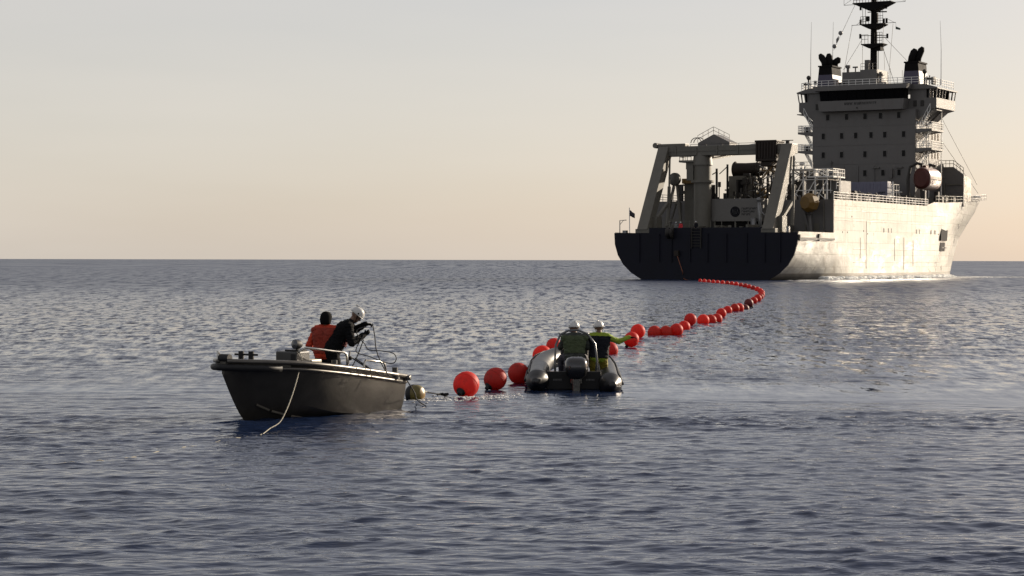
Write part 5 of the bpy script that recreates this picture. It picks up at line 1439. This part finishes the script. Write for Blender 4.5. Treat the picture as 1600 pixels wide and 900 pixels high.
# lines handled by the man in black
def near_B(dx, dy, z): return (BPOS[0] + dx, BPOS[1] + dy, z)
rope('hand_line', 'thin dark line running down from the hands of the person in black', [near_B(.66, -.15, 1.66), near_B(.70, -.16, 1.45), near_B(.74, -.18, 1.15), near_B(.86, -.12, .85), near_B(.98, -.05, .66)], .010, M_ROPED)
rope('hanging_bight', 'dark rope looped out from the hands of the person in black', [near_B(.50, -.18, 1.44), near_B(.36, -.2, 1.15), near_B(.60, -.2, 1.05), near_B(.98, -.2, .92), near_B(1.10, -.2, .98), near_B(1.06, -.2, 1.10), near_B(.85, -.2, 1.15), near_B(.60, -.2, 1.17), near_B(.52, -.2, 1.28), near_B(.40, -.2, 1.42), near_B(.38, -.2, 1.54), near_B(.55, -.18, 1.60)], .009, M_ROPED)
rope('guide_line', 'dark line from the workboat\'s deck up to the lower hand of the person in black', [near_B(.20, -.2, .70), near_B(.36, -.2, 1.0), near_B(.50, -.19, 1.36)], .010, M_ROPED)
rope('deck_line', 'dark line stretched low across the workboat\'s stern', [near_B(.34, -.2, 1.02), near_B(.62, -.15, .82), near_B(.80, -.1, .70)], .012, M_ROPED)
# cable paid out of the stern, then floating through the balls
def shp(l): return on_ship(l)
cbl = [shp((-4.25, -.6, 3.9)), shp((-3.7, -.75, 2.6)), shp((-3.1, -.95, 1.2))]
end = Vector(shp((-2.6, -1.3, .1)))
cpts = bez(cbl + [tuple(end)] + [(x, y, -.10) for x, y, z in FLOATS[::-1]] + [(-1.35, 42.45, .0)], 6)
b_ = MB(); b_.smooth = True; b_.tube([p if p.z > .25 else Vector((p.x, p.y, min(p.z, -.05) if p.y < 270 else p.z)) for p in cpts], .05, 6)
tag(b_.build('submarine_cable', M_CABLE), 'orange-brown cable paid out of the ship\'s stern and floated by the red balls', 'cable')

# ------------------------------------------------------------------ foam
M_FOAM, n, l, b = new_mat('sea foam')
b.inputs['Base Color'].default_value = (.72, .72, .70, 1); b.inputs['Roughness'].default_value = .8
def foam(name, label, pts):
    b_ = MB(); b_.smooth = True
    for x, y, z, s_, fl in pts: b_.ball((x, y, z), s_, 7, 5, (1.6, 1.0, fl))
    o = b_.build(name, M_FOAM); tag(o, label, 'foam', kind='stuff'); return o
rq = random.Random(9)
pts = []
for i in range(1500):
    yl = rq.uniform(12, 80); off = abs(rq.gauss(0, .55)); xl = half_beam(yl, .1) + .1 + off
    w = on_ship((xl, yl, rq.uniform(-.05, .45 - .2 * off)))
    pts.append((w[0], w[1], w[2], rq.uniform(.12, .42), rq.uniform(.25, .6)))
for i in range(260):
    yl = rq.uniform(70, 84); xl = 14.5 + abs(rq.gauss(0, 3.0)); w = on_ship((xl, yl, .0))
    pts.append((w[0], w[1], w[2], rq.uniform(.1, .35), .25))
for i in range(140):
    yl = rq.uniform(-2, 16); xl = 14.4 + rq.uniform(-1, 3.5); w = on_ship((xl, yl, .0))
    pts.append((w[0], w[1], w[2], rq.uniform(.08, .28), .22))
for i in range(520):
    t = rq.random(); x = 72 + 20 * t + rq.uniform(-.5, .5); y = 352 + 10 * t + rq.gauss(0, 2.2)
    pts.append((x, y, rq.uniform(-.02, .03), rq.uniform(.08, .30) * (1.2 - .6 * t), .22))
foam('wash', 'white wash along the ship\'s starboard waterline', pts)
pts = []
for i in range(420):
    t = rq.random(); cx_, cy_ = -2.0 + 2.0 * t, 41.3 + 1.4 * t
    x, y = cx_ + rq.gauss(0, .22), cy_ + rq.gauss(0, .42)
    pts.append((*srf(x, y, rq.uniform(-.008, .012)), rq.uniform(.008, .030), .35))
foam('churned_foam', 'flecks of foam churned up between the yellow float and the first red float', pts)
# ------------------------------------------------------------------ parts made of pieces too small to pick apart
TINY = set('''plate_seam stern_rib stern_ladder rubbing_strake bulkhead_stiffener scupper draught_mark anchor deck_rail forecastle_rail
hydraulic_ram beam_stiffener yellow_ladder_frame beam_fitting crane_platform hose_loop sheave_stand cabin_leg mark_stroke mark_lettering
deck_machinery deck_pipework stern_gear walkway_rail locker pipe_hoop float_davit tower_fitting outside_stair window_mullion wing_brace
name_lettering bridge_light_box roof_rail roof_fitting mast_fitting stay signal_shape whip_antenna roof_light screen_rail bow_deck_gear
forestay mid_deck_gear deck_ladder lifeboat_davit stern_davit anchor_recess wing_window wall_rib lettering chin_strap side_badge rail
grab_line printed_mark bow_bitts wing_console'''.split())
for o in bpy.data.objects:
    if o.type == 'MESH' and o.parent and o.name.split('.')[0] in TINY: o['kind'] = 'stuff'
